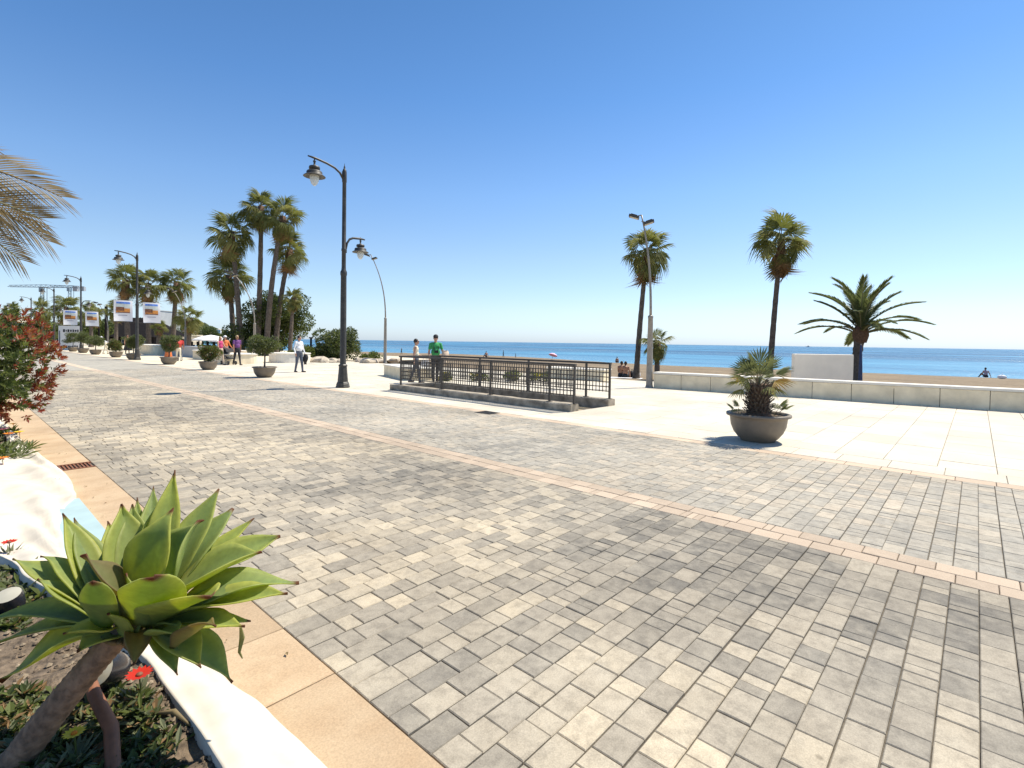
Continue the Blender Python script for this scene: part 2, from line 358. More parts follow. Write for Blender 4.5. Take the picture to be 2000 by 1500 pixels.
road = struct(MB().add([(XA-.01, -3, -.016), (XB+.26, -3, -.016), (XB+.26, YFAR, -.016), (XA-.01, YFAR, -.016)], [(0, 1, 2, 3)]).build('paved_road', M_bed))
pcs = []; gp = .0035
k0 = int(-1.2/ROW)
for k in range(k0, int(YFAR/ROW)):
    y0 = .094+k*ROW
    if y0 > YFAR-.15: break
    for za, zb, blue in ((XA, XP0, 0), (XP1, XB, 1)):
        x = za; dy = U(-.002, .002)
        while x < zb-.02:
            near = (y0 < 2.4 and not blue)
            L = rnd.choice([.20, .20, .20, .185, .16, .13, .10, .075] if x > 2.1 and y0 < 3 else [.20, .21, .20, .17, .14, .11])
            if zb-x-L < .06: L = zb-x
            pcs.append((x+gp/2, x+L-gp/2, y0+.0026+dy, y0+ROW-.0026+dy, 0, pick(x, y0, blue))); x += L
lay(pcs, road, M_paver, 'paver', 'distant_pavers')
YPAVE_END = .094+(k)*ROW
bricks = []
for xa, xb, off in ((XP0, XP0+.172, 0), (XP0+.176, XP1, .11)):
    y = -1.0+off
    while y < YFAR-.05:
        L = .215 if rnd.random() < .8 else .06
        c = U(.85, 1.1); bricks.append((xa+.003, xb-.003, y, y+L-.005, .001, (.60*c, .475*c, .35*c))); y += L
y = -1.2
while y < YFAR-.05:
    L = U(.30, .42); c = U(.88, 1.1); bricks.append((XB+.004, XB+.23, y, y+L-.006, .001, (.70*c, .54*c, .39*c))); y += L
lay(bricks, road, M_pink, 'pink_brick', 'distant_pink_bricks')
struct(MB().add([(XA, YFAR, 0), (XB, YFAR, 0), (XB, 140, 0), (XA, 140, 0)], [(0, 1, 2, 3)]).build('far_road', M_farpave))
me = MB().add([(XP0, YFAR, .004), (XP1, YFAR, .004), (XP1, 140, .004), (XP0, 140, .004)], [(0, 1, 2, 3)]).add([(XB, YFAR, .004), (XB+.24, YFAR, .004), (XB+.24, 140, .004), (XB, 140, .004)], [(0, 1, 2, 3)])
struct(me.build('far_brick_band', plain('far_pink', (.60, .465, .335), .85, .2, 4, 0)))
# gutter of tan stone slabs with an iron grate
gut = struct(MB().add([(.50, .2, -.02), (XA, .2, -.02), (XA, 60, -.02), (.50, 60, -.02)], [(0, 1, 2, 3)]).build('gutter', M_bed))
sl_ = []; y = .35
GR0, GR1 = 7.72, 8.06
cuts = [.35, 1.32, 2.18, 2.72, 3.70, 4.66, 5.6, 6.52, 7.22, GR0]
def gcol(): c = U(.85, 1.12); return (.64*c, .47*c, .295*c)
for a, b in zip(cuts, cuts[1:]): sl_.append((.60, XA-.006, a+.003, b-.003, .004, gcol()))
y = GR1
while y < 40: L = U(.85, 1.0); sl_.append((.60, XA-.006, y+.003, y+L-.003, .004, gcol())); y += L
lay(sl_, gut, M_tan, 'gutter_slab', 'more_gutter_slabs')
g = thing('drain_grate', 'narrow rusty iron grate set across the tan gutter beside the white kerb', 'drain grate', (0, 0, 0))
mb = MB(); mb.box((.91, (GR0+GR1)/2, -.012), (.60, GR1-GR0-.01, .01)); mb.build('grate_pit', M_bed, g)
for i in range(17):
    MB().box((.64+i*.034, (GR0+GR1)/2, .0), (.014, GR1-GR0-.03, .014)).build('grate_bar', M_brush, g)
MB().box((.91, GR0+.012, .002), (.61, .022, .02)).box((.91, GR1-.012, .002), (.61, .022, .02)).build('grate_frame', M_brush, g)

# ------------------------------------------------------------------ plaza of pale slabs, with the ramp opening
PX0 = XB+.24; SR = .58; HY0, HY1, HX0, HX1 = .354+11*SR, .354+23*SR, 9.42, 11.32
rects = [(PX0, 19.8, -6, HY0), (PX0, HX0, HY0, HY1), (HX1, 19.8, HY0, HY1), (PX0, 19.8, HY1, 34)]
mb = MB()
for a, b, c, d in rects: mb.add([(a, c, -.02), (b, c, -.02), (b, d, -.02), (a, d, -.02)], [(0, 1, 2, 3)])
plaza = struct(mb.build('plaza', plain('slab_joint', (.42, .36, .28), .95, .3, 20)))
def scol():
    c = U(.90, 1.04); return (.79*c, .715*c, .575*c)
slabs = []; y = -2.0
while y < 34: L = .567; slabs.append((PX0+.003, 8.73-.003, y, y+L-.006, .002, scol())); y += L
k = -10
while .354+(k+1)*SR < 34:
    y0 = .354+k*SR; inh = HY0-.01 <= y0 < HY1-.01
    for xa, xb in (((8.73, HX0), (HX1, 19.8)) if inh else ((8.73, 19.8),)):
        x = xa; first = True
        while x < xb-.05:
            L = U(.5, .9) if first else .9; first = False
            if xb-x-L < .25: L = xb-x
            slabs.append((x+.003, x+L-.003, y0+.003, y0+SR-.003, .002, scol())); x += L
    k += 1
lay(slabs, plaza, M_slab, 'plaza_slab', 'distant_plaza_slabs')
YP = .354+k*SR
struct(MB().add([(PX0, YP, 0), (30, YP, 0), (30, 140, 0), (PX0, 140, 0)], [(0, 1, 2, 3)]).build('far_plaza', M_farplaza))
MB().add([(9.7, HY0, 0), (11.05, HY0, 0), (11.05, 13.45, -1.35), (9.7, 13.45, -1.35)], [(0, 1, 2, 3)]).build('ramp_floor', M_curb, plaza)

def chamfer_box(c, d, ch=.012):
    x, y, z = d[0]/2, d[1]/2, d[2]/2; b = MB(); cx, cy, cz = c
    lo = [(-x, -y), (x, -y), (x, y), (-x, y)]; hi = [(-x+ch, -y+ch), (x-ch, -y+ch), (x-ch, y-ch), (-x+ch, y-ch)]
    vs = [(cx+p[0], cy+p[1], cz-z) for p in lo]+[(cx+p[0], cy+p[1], cz+z-ch) for p in lo]+[(cx+p[0], cy+p[1], cz+z) for p in hi]
    b.add(vs, [(8, 9, 10, 11)]+[(4+i, 4+(i+1) % 4, 8+(i+1) % 4, 8+i) for i in range(4)]+[(i, (i+1) % 4, 4+(i+1) % 4, 4+i) for i in range(4)]+[(3, 2, 1, 0)]); return b
rampc = thing('ramp_curb', 'weathered concrete curb edging the sunken ramp in the pale plaza', 'curb', (9.57, 10, 0))
def wavy_curb(x0, x1, y0, y1, z0, z1, n=40):
    b = MB(); prof = [(x0, z0), (x0, z1-.025), (x0+.02, z1), (x1-.02, z1), (x1, z1-.025), (x1, z0)]
    for j in range(n+1):
        y = y0+(y1-y0)*j/n
        for i, (x, z) in enumerate(prof):
            e = noise.noise((x*4, y*2.5, z*3))*.012 if z > 0 else 0; b.v.append((x+e-9.57, y-10, z+e))
    m = len(prof)
    for j in range(n):
        for i in range(m-1): a = j*m+i; b.f.append((a, a+m, a+m+1, a+1)); b.m.append(0)
    b.f.append(tuple(range(m))); b.f.append(tuple(n*m+i for i in reversed(range(m)))); b.m += [0, 0]; return b
wavy_curb(HX0, HX0+.30, HY0-.02, HY1-.02, -1.4, .17).build('front_curb', M_curb, rampc)
wavy_curb(11.0, HX1-.01, HY0-.02, HY1-.02, -1.4, .17).build('back_curb', M_curb, rampc)
MB().box((9.72+.64-9.57, 13.53-10, -.62), (1.275, .28, 1.56)).build('end_curb', M_curb, rampc)
# railing on the curb
rail = thing('ramp_railing', 'dark metal railing with lattice panels round the sunken ramp', 'railing', (9.57, 10, .17))
zt = 1.03
def Yat(px, X): return atX(px, 740, X).y
fr = [Yat(q, 9.57) for q in (784, 863, 958, 1074, 1122)]; bk = [Yat(q, 11.15) for q in (937, 1032, 1145, 1191)]
fr[0] = 13.3; Pf = [Vector((9.57, y, 0)) for y in fr]; Pb = [Vector((11.15, 13.3, 0))]+[Vector((11.15, y, 0)) for y in bk]
RO = Vector((9.57, 10, .17))
post_me = MB().box((0, 0, .43), (.045, .045, .86)).box((0, 0, .006), (.11, .11, .012)).mesh('post', M_rail)
vb_me = MB().box((0, 0, .30), (.016, .016, .60)).mesh('lattice_bar', M_rail)
for P in Pf+Pb: link('post', post_me, rail, P-Vector((9.57, 10, 0)))
def bay(A, B):
    d = (B-A); L = d.length; dn = d.normalized(); A2 = A-Vector((9.57, 10, 0)); B2 = B-Vector((9.57, 10, 0))
    n = max(3, int(L/.088)); rz = math.atan2(dn.y, dn.x)
    for i in range(1, n): link('lattice_bar', vb_me, rail, A2+d*(i/n)+Vector((0, 0, .17)), rz)
    for h in (.19, .30, .42, .54, .655, .755):
        MB().bar(A2+dn*.028+Vector((0, 0, h)), B2-dn*.028+Vector((0, 0, h)), .014, .022).build('lattice_rail', M_rail, rail)
for a, b in zip(Pf, Pf[1:]): bay(a, b)
for a, b in zip(Pb, Pb[1:]): bay(a, b)
bay(Pf[0], Pb[0])
for A, B in ((Pf[0], Pf[-1]), (Pb[0], Pb[-1]), (Pf[0], Pb[0])):
    e = (B-A).normalized()*.03; o = Vector((9.57, 10, -.885))
    MB().bar(A-e-o+(Vector((0, .04, .0)) if A is Pf[0] and B is Pb[0] else Vector()), B+e-o+(Vector((0, .04, 0)) if A is Pf[0] and B is Pb[0] else Vector()), .075 if B is not Pb[0] else .06, .05).build('top_rail', M_rail, rail)
# square grate by the plaza edge
g = thing('gully_grate', 'small square dark iron gully grate at the paving edge before the ramp', 'drain grate', pxg(955, 806)+Vector((-.05, 0, 0)))
MB().box((0, 0, .004), (.34, .46, .012)).build('grate_frame', M_rail, g)
for i in range(9): MB().box((0, -.18+i*.045, .013), (.28, .016, .008)).build('grate_bar', M_dark, g)

# ------------------------------------------------------------------ sea wall and benches
A, B = Vector((16.93, 8.5, 0)), Vector((18.05, -3.2, 0)); d = (B-A).normalized(); nrm = Vector((-d.y, d.x, 0))   # nrm towards the sea
if nrm.x < 0: nrm = -nrm
wall = thing('sea_wall', 'long low cream stone wall bounding the plaza on the beach side', 'wall', A, math.atan2(d.y, d.x))
L = (B-A).length; nblk = 12; bl = L/nblk; th = .46; sgn = 1 if Vector((-d.y, d.x, 0)).dot(nrm) > 0 else -1
for i in range(nblk):
    chamfer_box(((i+.5)*bl, sgn*th/2, .245+U(-.003, .003)), (bl-.014, th, .49), .01).build('wall_block', M_wall, wall)
MB().box((L/2, sgn*th/2, .2), (L-.05, th-.05, .38)).build('wall_core', M_bed, wall)
chamfer_box((L/2, sgn*th/2, .53), (L+.02, th+.03, .07), .012).build('coping', M_white, wall)
# white panel on the sea side
pa, pb = pxd(1551, 742, 18.6), pxd(1666, 744, 18.6); top = pxd(1551, 691, 18.6)
dv = Vector((pb.x-pa.x, pb.y-pa.y, 0)); rz = math.atan2(dv.y, dv.x); wd = dv.length
zbot = sandz(pa.x, pa.y); pz = top.z
panel = thing('white_screen', 'plain white rectangular masonry screen standing behind the sea wall', 'screen wall', (pa.x, pa.y, 0), rz)
pm_ = chamfer_box((wd/2, .1, (pz+zbot)/2), (wd, .2, pz-zbot), .015); pm_.build('screen_slab', plain('screen_render', (.88, .81, .68), .85, .06, 2, .1), panel)
MB().box((wd/2, .1, zbot+.03), (wd+.2, .36, .12)).build('footing', M_wall, panel)
def bench(name, label, pts, h, mat=M_white, cap=M_white, cat='bench', group=None):
    """low rounded masonry block from a plan outline"""
    c = sum((Vector((p[0], p[1], 0)) for p in pts), Vector())/len(pts); t = thing(name, label, cat, c, 0, group)
    n = len(pts); P = [Vector((p[0], p[1], 0))-c for p in pts]; b = MB()
    ring = lambda s, z: [Vector((p.x*s, p.y*s, z)) for p in P]
    vs = ring(1, 0)+ring(1, h-.06); b.add(vs, [(i, (i+1) % n, n+(i+1) % n, n+i) for i in range(n)]); b.build('block', mat, t)
    vs = ring(1.03, h-.06)+ring(1.03, h-.01)+ring(1.0, h); b = MB().add(vs, [(i, (i+1) % n, n+(i+1) % n, n+i) for i in range(n)]+[(n+i, n+(i+1) % n, 2*n+(i+1) % n, 2*n+i) for i in range(n)]+[tuple(range(2*n, 3*n)), tuple(reversed(range(n)))]); b.build('coping', cap, t)
    return t
def rrect(A, d, L, W, r=.25, k=5):
    d = Vector((d[0], d[1], 0)).normalized(); e = Vector((-d.y, d.x, 0)); out = []
    for cx, cy, a0 in ((r, r, 180), (L-r, r, 270), (L-r, W-r, 0), (r, W-r, 90)):
        for i in range(k+1):
            a = R(a0+90*i/k); out.append(A+d*(cx+r*math.cos(a))+e*(cy+r*math.sin(a)))
    return out
P0 = Vector((13.1, 15.9, 0)); bench('planter_bench', 'cream curved bench block beyond the ramp railing under the floodlight mast', rrect(P0, (.32, .95), 3.5, 1.15, .2), .50, M_wall)
q = pxg(1199, 742); bench('stone_bench', 'white stone bench behind the right end of the ramp railing', rrect(Vector((q.x-.2, q.y, 0)), (-.18, 1), 2.6, 1.0, .1), .5, M_wall)
q = pxg(478, 709); bench('round_end_bench', 'cream bench block with rounded end behind the ball topiary planter', rrect(Vector((q.x+.4, q.y-1.5, 0)), (0, 1), 3.0, -3.4 if False else 2.4, .6), .62, M_wall)
q = pxg(545, 708); bench('curved_bench', 'white curved bench beside the man in the white shirt', rrect(Vector((q.x+1.8, q.y-1.2, 0)), (.1, 1), 2.2, 2.4, .8), .64, M_white)
q = pxg(430, 703); bench('far_bench', 'cream bench block behind the pushchair group', rrect(Vector((q.x+2.0, q.y, 0)), (0, 1), 3.0, 3.0, .6), .66, M_wall)
q = pxg(340, 696.5); bench('grey_planter_wall', 'grey low planter wall between the magenta woman and the leafy planter', rrect(Vector((q.x+1.6, q.y-6, 0)), (.0, 1), 14, 1.0, .15), .85, M_bgrey, M_bgrey, 'wall')
q = pxg(290, 693); bench('pale_planter_wall', 'pale low planter wall behind the lamp post with two banners', rrect(Vector((q.x+1.8, q.y, 0)), (.0, 1), 7, 1.4, .5), .85, M_wall, M_white, 'wall')

# ------------------------------------------------------------------ street lamps
def lantern(rb, parent, c, arm_from, arm_pts, glass_n='lamp_glass'):
    """hanging lantern: arm, cap, brim, glass; rb = brim radius, c = centre of the brim"""
    c = Vector(c); k = rb/.33
    arm = MB().tube(arm_pts, [.045]+[.036]*(len(arm_pts)-2)+[.022], 8); e = Vector(arm_pts[-1]); hd = c+Vector((0, 0, .46*k))
    arm.build('arm', M_dark, parent, True)
    h = MB(); h.lathe([(0, .62), (.012, .60), (.03, .56), (.018, .53), (.02, .50), (.05, .47), (.03, .43), (.03, .36), (.06, .335), (.15, .31), (.165, .27), (.16, .225), (.12, .215), (.12, .19), (.21, .165), (.235, .13), (.23, .075), (.25, .06), (rb/k*.97, .012), (rb/k, 0), (rb/k*.985, -.004), (.2, .05), (0, .05)], 20, (0, 0, 0))
    h.v = [(x*k+c.x, y*k+c.y, z*k+c.z) for x, y, z in h.v]
    ho = h.build('lantern_head', M_dark, parent, True)
    gl = MB().lathe([(.135, .04), (.14, -.05), (.125, -.14), (.085, -.23), (.03, -.28), (0, -.285)], 16); gl.v = [(x*k+c.x, y*k+c.y, z*k+c.z) for x, y, z in gl.v]
    gl.build(glass_n, M_lant, ho, True)
def lamp(loc, label):
    t = thing('street_lamp', label, 'street lamp', loc, 0, 'two-armed lamps along the paving edge')
    b = MB().lathe([(.22, 0), (.22, .05), (.205, .075), (.205, .12), (.185, .145), (.185, .17), (.165, .19), (.125, .68), (.14, .70), (.14, .73), (.11, .76), (0, .77)], 8, phase=math.pi/8); b.build('base', M_dark, t)
    p = MB().lathe([(.10, .74), (.095, .8), (.095, 2.6), (.09, 3.6), (.105, 3.66), (.105, 3.74), (.075, 3.80), (.068, 3.9), (.066, 4.4), (.078, 4.42), (.078, 4.48), (.066, 4.5), (.062, 6.6), (.075, 6.63), (.07, 6.95), (.05, 7.02), (.025, 7.06), (.03, 7.1), (.012, 7.14), (.004, 7.22)], 12); p.build('pole', M_dark, t, True)
    MB().bar((-.05, 0, 6.70), (-.05, 0, 6.95), .05).build('bracket', M_dark, t)
    lantern(.33, t, (-1.01, 0, 6.55), None, [(-.04, 0, 6.72), (-.16, 0, 6.88), (-.34, 0, 6.99), (-.6, 0, 7.06), (-.85, 0, 7.10), (-1.01, 0, 7.12), (-1.22, 0, 7.13)])
    MB().bar((.07, 0, 4.36), (.07, 0, 4.62), .045).build('bracket', M_dark, t)
    lantern(.27, t, (.60, 0, 4.45), None, [(.06, 0, 4.5), (.11, 0, 4.68), (.20, 0, 4.82), (.33, 0, 4.88), (.48, 0, 4.89), (.60, 0, 4.90), (.76, 0, 4.89)])
    return t
l0 = lamp(pxg(669.5, 757), 'tall dark two-armed street lamp between the ball topiary and the ramp')
lamps = [l0]
for (x, y, lb) in ((277, 703, 'two-armed street lamp with banners behind the magenta woman'), (160.5, 688.5, 'two-armed street lamp with banners beside the white notice board'), (102.5, 681.5, 'two-armed street lamp just past the white notice board'), (48, 675.5, 'two-armed street lamp rising out of the red-leaved shrub'), (16, 671.5, 'farthest two-armed street lamp over the red-leaved shrub')):
    o = copy_tree(l0); P = pxg(x, y)
    o.location = (8.72, P.y, 0); o['label'] = lb; lamps.append(o)
def banner(X, Y, x0, x1, z0, z1, label, tilt):
    t = thing('street_banner', label, 'banner', (X+(x0+x1)/2, Y-.10, z0), 0, 'printed banners on the lamp posts')
    w_ = x1-x0; h_ = z1-z0; n = 8; b = MB()
    def pt(u, v, off=0):
        s = .06*math.sin(u*3.0+tilt)*(1-v)+.03*math.sin(v*4+u*2); return ((u-.5)*w_+tilt*.05*(1-v), s-off, v*h_+.02*math.sin(u*3.14)*(1-v))
    def patch(u0, u1, v0, v1, off, k=6):
        q = MB(); vs = [pt(u0+(u1-u0)*i/k, v0+(v1-v0)*j/k, off) for j in range(k+1) for i in range(k+1)]
        q.add(vs, [(j*(k+1)+i, j*(k+1)+i+1, (j+1)*(k+1)+i+1, (j+1)*(k+1)+i) for j in range(k) for i in range(k)]); return q
    patch(0, 1, 0, 1, 0, 8).build('cloth', M_vinyl, t, True)
    patch(.12, .86, .40, .86, .006).build('printed_sky', M_psky, t)
    patch(.13, .87, .84, .93, .010).build('printed_title', M_pblue, t)
    patch(.12, .86, .40, .62, .010).build('printed_field', M_porange, t)
    patch(.12, .55, .50, .68, .014).build('printed_hill', M_pbrown, t)
    patch(.12, .86, .40, .45, .014).build('printed_shade', M_pbrown, t)
    patch(.25, .72, .27, .30, .006).build('printed_caption', M_pgrey, t)
    for v in (-.005, 1.005):
        MB().bar((-w_/2 if X+x0 < X else -w_/2-.25, .02, v*h_), (w_/2+.25 if x0 < 0 else w_/2, .02, v*h_), .025).build('support_arm', M_dark, t)
for i, lb in ((1, 'behind the magenta woman'), (2, 'beside the notice board')):
    L_ = lamps[i].location
    banner(L_.x, L_.y, -1.28, -.28, 2.55, 3.92, 'white banner with orange landscape, road side of lamp '+lb, .3)
    banner(L_.x, L_.y, .28, 1.26, 2.50, 3.87, 'white banner with orange landscape, beach side of lamp '+lb, 1.2)
# ------------------------------------------------------------------ curved floodlight masts
def mast(P, Ptop, label, twin=True, flip=1):
    P = Vector(P); t = thing('floodlight_mast', label, 'light mast', P, 0, 'slim curved floodlight masts'); H = Ptop.z-P.z; d = Vector((Ptop.x-P.x, Ptop.y-P.y, 0))
    MB().lathe([(.15, 0), (.13, .05), (.115, .12), (.085, H*.40), (.095, H*.405), (.095, H*.415), (.05, H*.42)], 12).build('lower_tube', M_galv, t, True)
    pts = []; 
    for i in range(13):
        s = i/12; pts.append(Vector((0, 0, H*(.41+.59*s)))+d*(s**2.2))
    MB().tube(pts, [.05-.025*i/12 for i in range(13)], 8).build('curved_arm', M_galv, t, True)
    e = pts[-1]; dn = d.normalized() if d.length > .05 else Vector((-1, 0, 0)); q = math.atan2(dn.y, dn.x)
    heads = ((1, -.05, 'floodlight'),) + (((-1, -.28, 'floodlight'),) if twin else ())
    for s, dz, nm in heads:
        c = e+dn*s*.26+Vector((0, 0, dz)); hm = MB()
        M3 = Matrix.Rotation(q, 3, 'Z') @ Matrix.Rotation(R(-18*s), 3, 'Y')
        hm.box(c, (.36, .28, .08), M=M3); hm.box(c+Vector((0, 0, .055)), (.22, .17, .05), M=M3)
        ho = hm.build(nm, M_dark if s < 0 else M_rail, t)
        MB().box(c-Vector((0, 0, .046)), (.31, .23, .012), M=M3).build('lens', M_lensw, ho)
        MB().bar(e+Vector((0, 0, min(0, dz+.05))), c, .03).build('bracket', M_galv, t)
P = pxg(1268, 757); mast(P, pxd(1253, 420, depth(P)+.1), 'slim curved mast with two floodlights at the end of the sea wall')
P = pxg(752, 709); mast(P, pxd(724, 497, depth(P)), 'slim curved mast with a floodlight behind the cream planter bench', True)
P = pxg(497, 703); mast(P, pxd(452, 530, depth(P)), 'slim curved mast bending in front of the tall palm cluster')
P = pxg(362, 692); mast(P, pxd(335, 563, depth(P)), 'slim curved mast bending by the three palms near the banners')
P = pxg(211, 684); mast(P, pxd(190, 590, depth(P)), 'slim curved mast behind the banners by the notice board')

# ------------------------------------------------------------------ palms
def fan_mesh(name, Rr, pet, nseg, spread, droop, tip, seed, mat, collapse=1.0):
    r = random.Random(seed); b = MB(); da = 2*spread/nseg
    b.tube([(0, 0, 0), (pet*.5, 0, .05*pet), (pet, 0, 0)], [.03*Rr, .022*Rr, .016*Rr], 4, 1)
    T = [.06, .35, .62, .82, 1.0]
    for i in range(nseg):
        a = -spread+da*(i+.5)+r.uniform(-.03, .03); Ls = Rr*(.74+.26*math.cos(a*.8))*r.uniform(.9, 1.05); tj = tip*r.uniform(.5, 1.5); vs = []
        for t in T:
            hw = t*Ls*math.sin(da/2)*(1.05 if t < .3 else .86) if t <= .62 else Ls*.62*math.sin(da/2)*(.8 if t < .7 else .46 if t < .9 else .05)
            over = max(0, t-.55); rad = Ls*(t-.45*over*tj)*collapse**(t*t)
            z = -droop*(t*Ls)**2/Rr-tj*Ls*1.3*over**1.4-(1-collapse)*t*Ls*.4
            c = Vector((pet+rad*math.cos(a), rad*math.sin(a)*collapse, z)); s = Vector((-math.sin(a), math.cos(a), 0)); fo = hw*.55
            vs += [c-s*hw+Vector((0, 0, -fo)), c+Vector((0, 0, fo*.6)), c+s*hw+Vector((0, 0, -fo))]
        fs = []
        for j in range(len(T)-1): fs += [(3*j, 3*j+1, 3*j+4, 3*j+3), (3*j+1, 3*j+2, 3*j+5, 3*j+4)]
        b.add(vs, fs, 0)
    return b.mesh(name, [mat, M_pet])
FAN_G = [fan_mesh('fan_frond', 1.0, .75, 24, R(115), .10, .5, 1, M_fan), fan_mesh('fan_frond', 1.0, .80, 22, R(105), .22, .9, 2, M_fan), fan_mesh('fan_frond', .95, .7, 24, R(120), .16, .7, 3, M_fan2)]
FAN_L = [fan_mesh('fan_frond', 1.0, .65, 22, R(100), .45, 1.35, 4, M_fan), fan_mesh('fan_frond', 1.0, .6, 22, R(95), .55, 1.5, 5, M_fan2), fan_mesh('fan_frond', 1.0, .6, 22, R(95), .5, 1.5, 15, M_fan)]
FAN_D = [fan_mesh('dead_frond', .95, .35, 16, R(75), .5, 1.2, 6, M_dead, .75), fan_mesh('dead_frond', .95, .3, 16, R(70), .6, 1.3, 7, M_dead, .6)]
def frond(data, parent, at, az, el, s, roll=0, name='frond'):
    o = link(name, data, parent); o.matrix_local = Matrix.Translation(at) @ Matrix.Rotation(az, 4, 'Z') @ Matrix.Rotation(-el, 4, 'Y') @ Matrix.Rotation(roll, 4, 'X') @ Matrix.Scale(s, 4); return o
def trunk_tube(path, r0_, r1_, seed=0, n=12, seg=26, rough=.05):
    P = [Vector(p) for p in path]; pts = []; rad = []
    for i in range(seg+1):
        t = i/seg; q = P[0].lerp(P[1], t) if len(P) == 2 else (P[0]*(1-t)**2+P[1]*2*t*(1-t)+P[2]*t*t)
        pts.append(q); rad.append((r0_+(r1_-r0_)*min(1, t*1.15))*(1+rough*math.sin(i*2.4+seed)+(.45*max(0, 1-t*9))))
    return MB().tube(pts, rad, n)
def fan_palm(P, top, cr, label, seed, nG=20, nL=14, nD=12, group=None, r=.17, bend=.0, name='fan_palm', skirt=1.0):
    """P base, top = crown centre, cr = crown radius in metres"""
    rr = random.Random(seed); P = Vector(P); top = Vector(top); t = thing(name, label, 'palm tree', P, 0, group); h = top-P
    mid = Vector((h.x*.35+bend, h.y*.35, h.z*.5))
    trunk_tube([(0, 0, -.1), mid, h], r, r*.72, seed).build('trunk', M_trunk, t, True)
    if skirt:
        MB().tube([h+Vector((0, 0, -.75*cr*skirt)), h+Vector((0, 0, -.4*cr)), h+Vector((0, 0, .05*cr))], [r*.9, r*1.5, r*1.0], 10).build('fibre_skirt', M_fiber, t, True)
    s = cr/1.75
    for i in range(nG):
        az = i*2.399+rr.uniform(-.3, .3); el = R(86-100*(i/max(1, nG-1))**.8)+rr.uniform(-.25, .25)
        frond(rr.choice(FAN_G), t, h+Vector((0, 0, .02*i*-s*.9)), az, el, s*rr.uniform(.72, 1.1), rr.uniform(-.7, .7))
    for i in range(nL):
        az = i*2.399+1+rr.uniform(-.4, .4); el = R(22-72*(i/max(1, nL-1)))+rr.uniform(-.3, .3)
        frond(rr.choice(FAN_L), t, h+Vector((0, 0, -.12*s-.035*i*s)), az, el, s*rr.uniform(.6, 1.05), rr.uniform(-.7, .7))
    for i in range(nD):
        az = i*2.399+2+rr.uniform(-.4, .4); el = R(-38-42*(i/max(1, nD-1)))+rr.uniform(-.15, .15)
        frond(rr.choice(FAN_D), t, h+Vector((0, 0, -.42*s-.045*i*s)), az, el, s*rr.uniform(.75, 1.15), rr.uniform(-.5, .5), 'dead_frond')
    return t
def palm_px(bx, by, cx, cy, rpx, label, seed, sand=False, **kw):
    P = pxsand(bx, by) if sand else pxg(bx, by); d = depth(P); top = pxd(cx, cy, d); return fan_palm(P, top, rpx/FPX*d, label, seed, **kw)
palm_px(1242, 741, 1264, 488, 63, 'tall shaggy fan palm beside the twin floodlight mast on the beach', 21, True, nG=17, nL=12, nD=12, r=.155, skirt=1.2)
palm_px(1502, 749, 1526, 470, 74, 'tall fan palm on the beach rising behind the potted dwarf palm', 22, True, nG=17, nL=11, nD=9, r=.16, skirt=1.3)
palm_px(1283, 745, 1284, 668, 42, 'young short fan palm behind the twin floodlight mast', 23, True, nG=10, nL=10, nD=3, r=.15, skirt=.6)
G1 = 'tall fan palms clustered behind the benches'
for i, (bx, by, cx, cy, rp, lb, bd) in enumerate([
        (472, 694, 452, 455, 52, 'leaning fan palm on the road side of the tall palm cluster', 0), (502, 694, 510, 405, 46, 'tallest fan palm of the cluster behind the benches', .2),
        (520, 695, 552, 425, 50, 'tall dense fan palm beside the tallest of the cluster', -.3), (537, 694, 566, 488, 46, 'slanting fan palm on the sea side of the cluster', -.2),
        (458, 693, 447, 540, 50, 'shorter fan palm under the leaning one of the cluster', .0), (566, 695, 573, 582, 26, 'small fan palm at the seaward edge of the cluster trees', 0)]):
    palm_px(bx, by, cx, cy, rp*1.08, lb, 30+i, nG=17, nL=10, nD=6, group=G1, r=.26 if i < 5 else .2, bend=bd)
G2 = 'fan palms round the beach restaurant'
for i, (bx, by, cx, cy, rp, lb) in enumerate([
        (250, 684, 245, 548, 38, 'thick fan palm behind the road-side banner near the restaurant'), (290, 684, 290, 555, 38, 'fan palm directly behind the lamp post with large banners'),
        (337, 684, 345, 552, 40, 'bare-trunked fan palm on the seaward side of the large banners'), (367, 686, 371, 622, 30, 'short fan palm leaning over the grey planter wall'),
        (130, 677, 129, 602, 34, 'broad fan palm behind the small banners and notice board'), (85, 674, 82, 606, 26, 'fan palm under the crane beyond the notice board'),
        (24, 670, 22, 606, 20, 'distant fan palm behind the red-leaved shrub'), (178, 678, 178, 612, 26, 'fan palm between the small banners by the restaurant'), (226, 680, 228, 606, 24, 'slim fan palm beside the dark restaurant roof'), (308, 685, 312, 640, 17, 'low fan palm at the restaurant terrace')]):
    palm_px(bx, by, cx, cy, rp*1.1, lb, 50+i, nG=16, nL=9, nD=5, group=G2, r=.3 if i < 4 else .26)
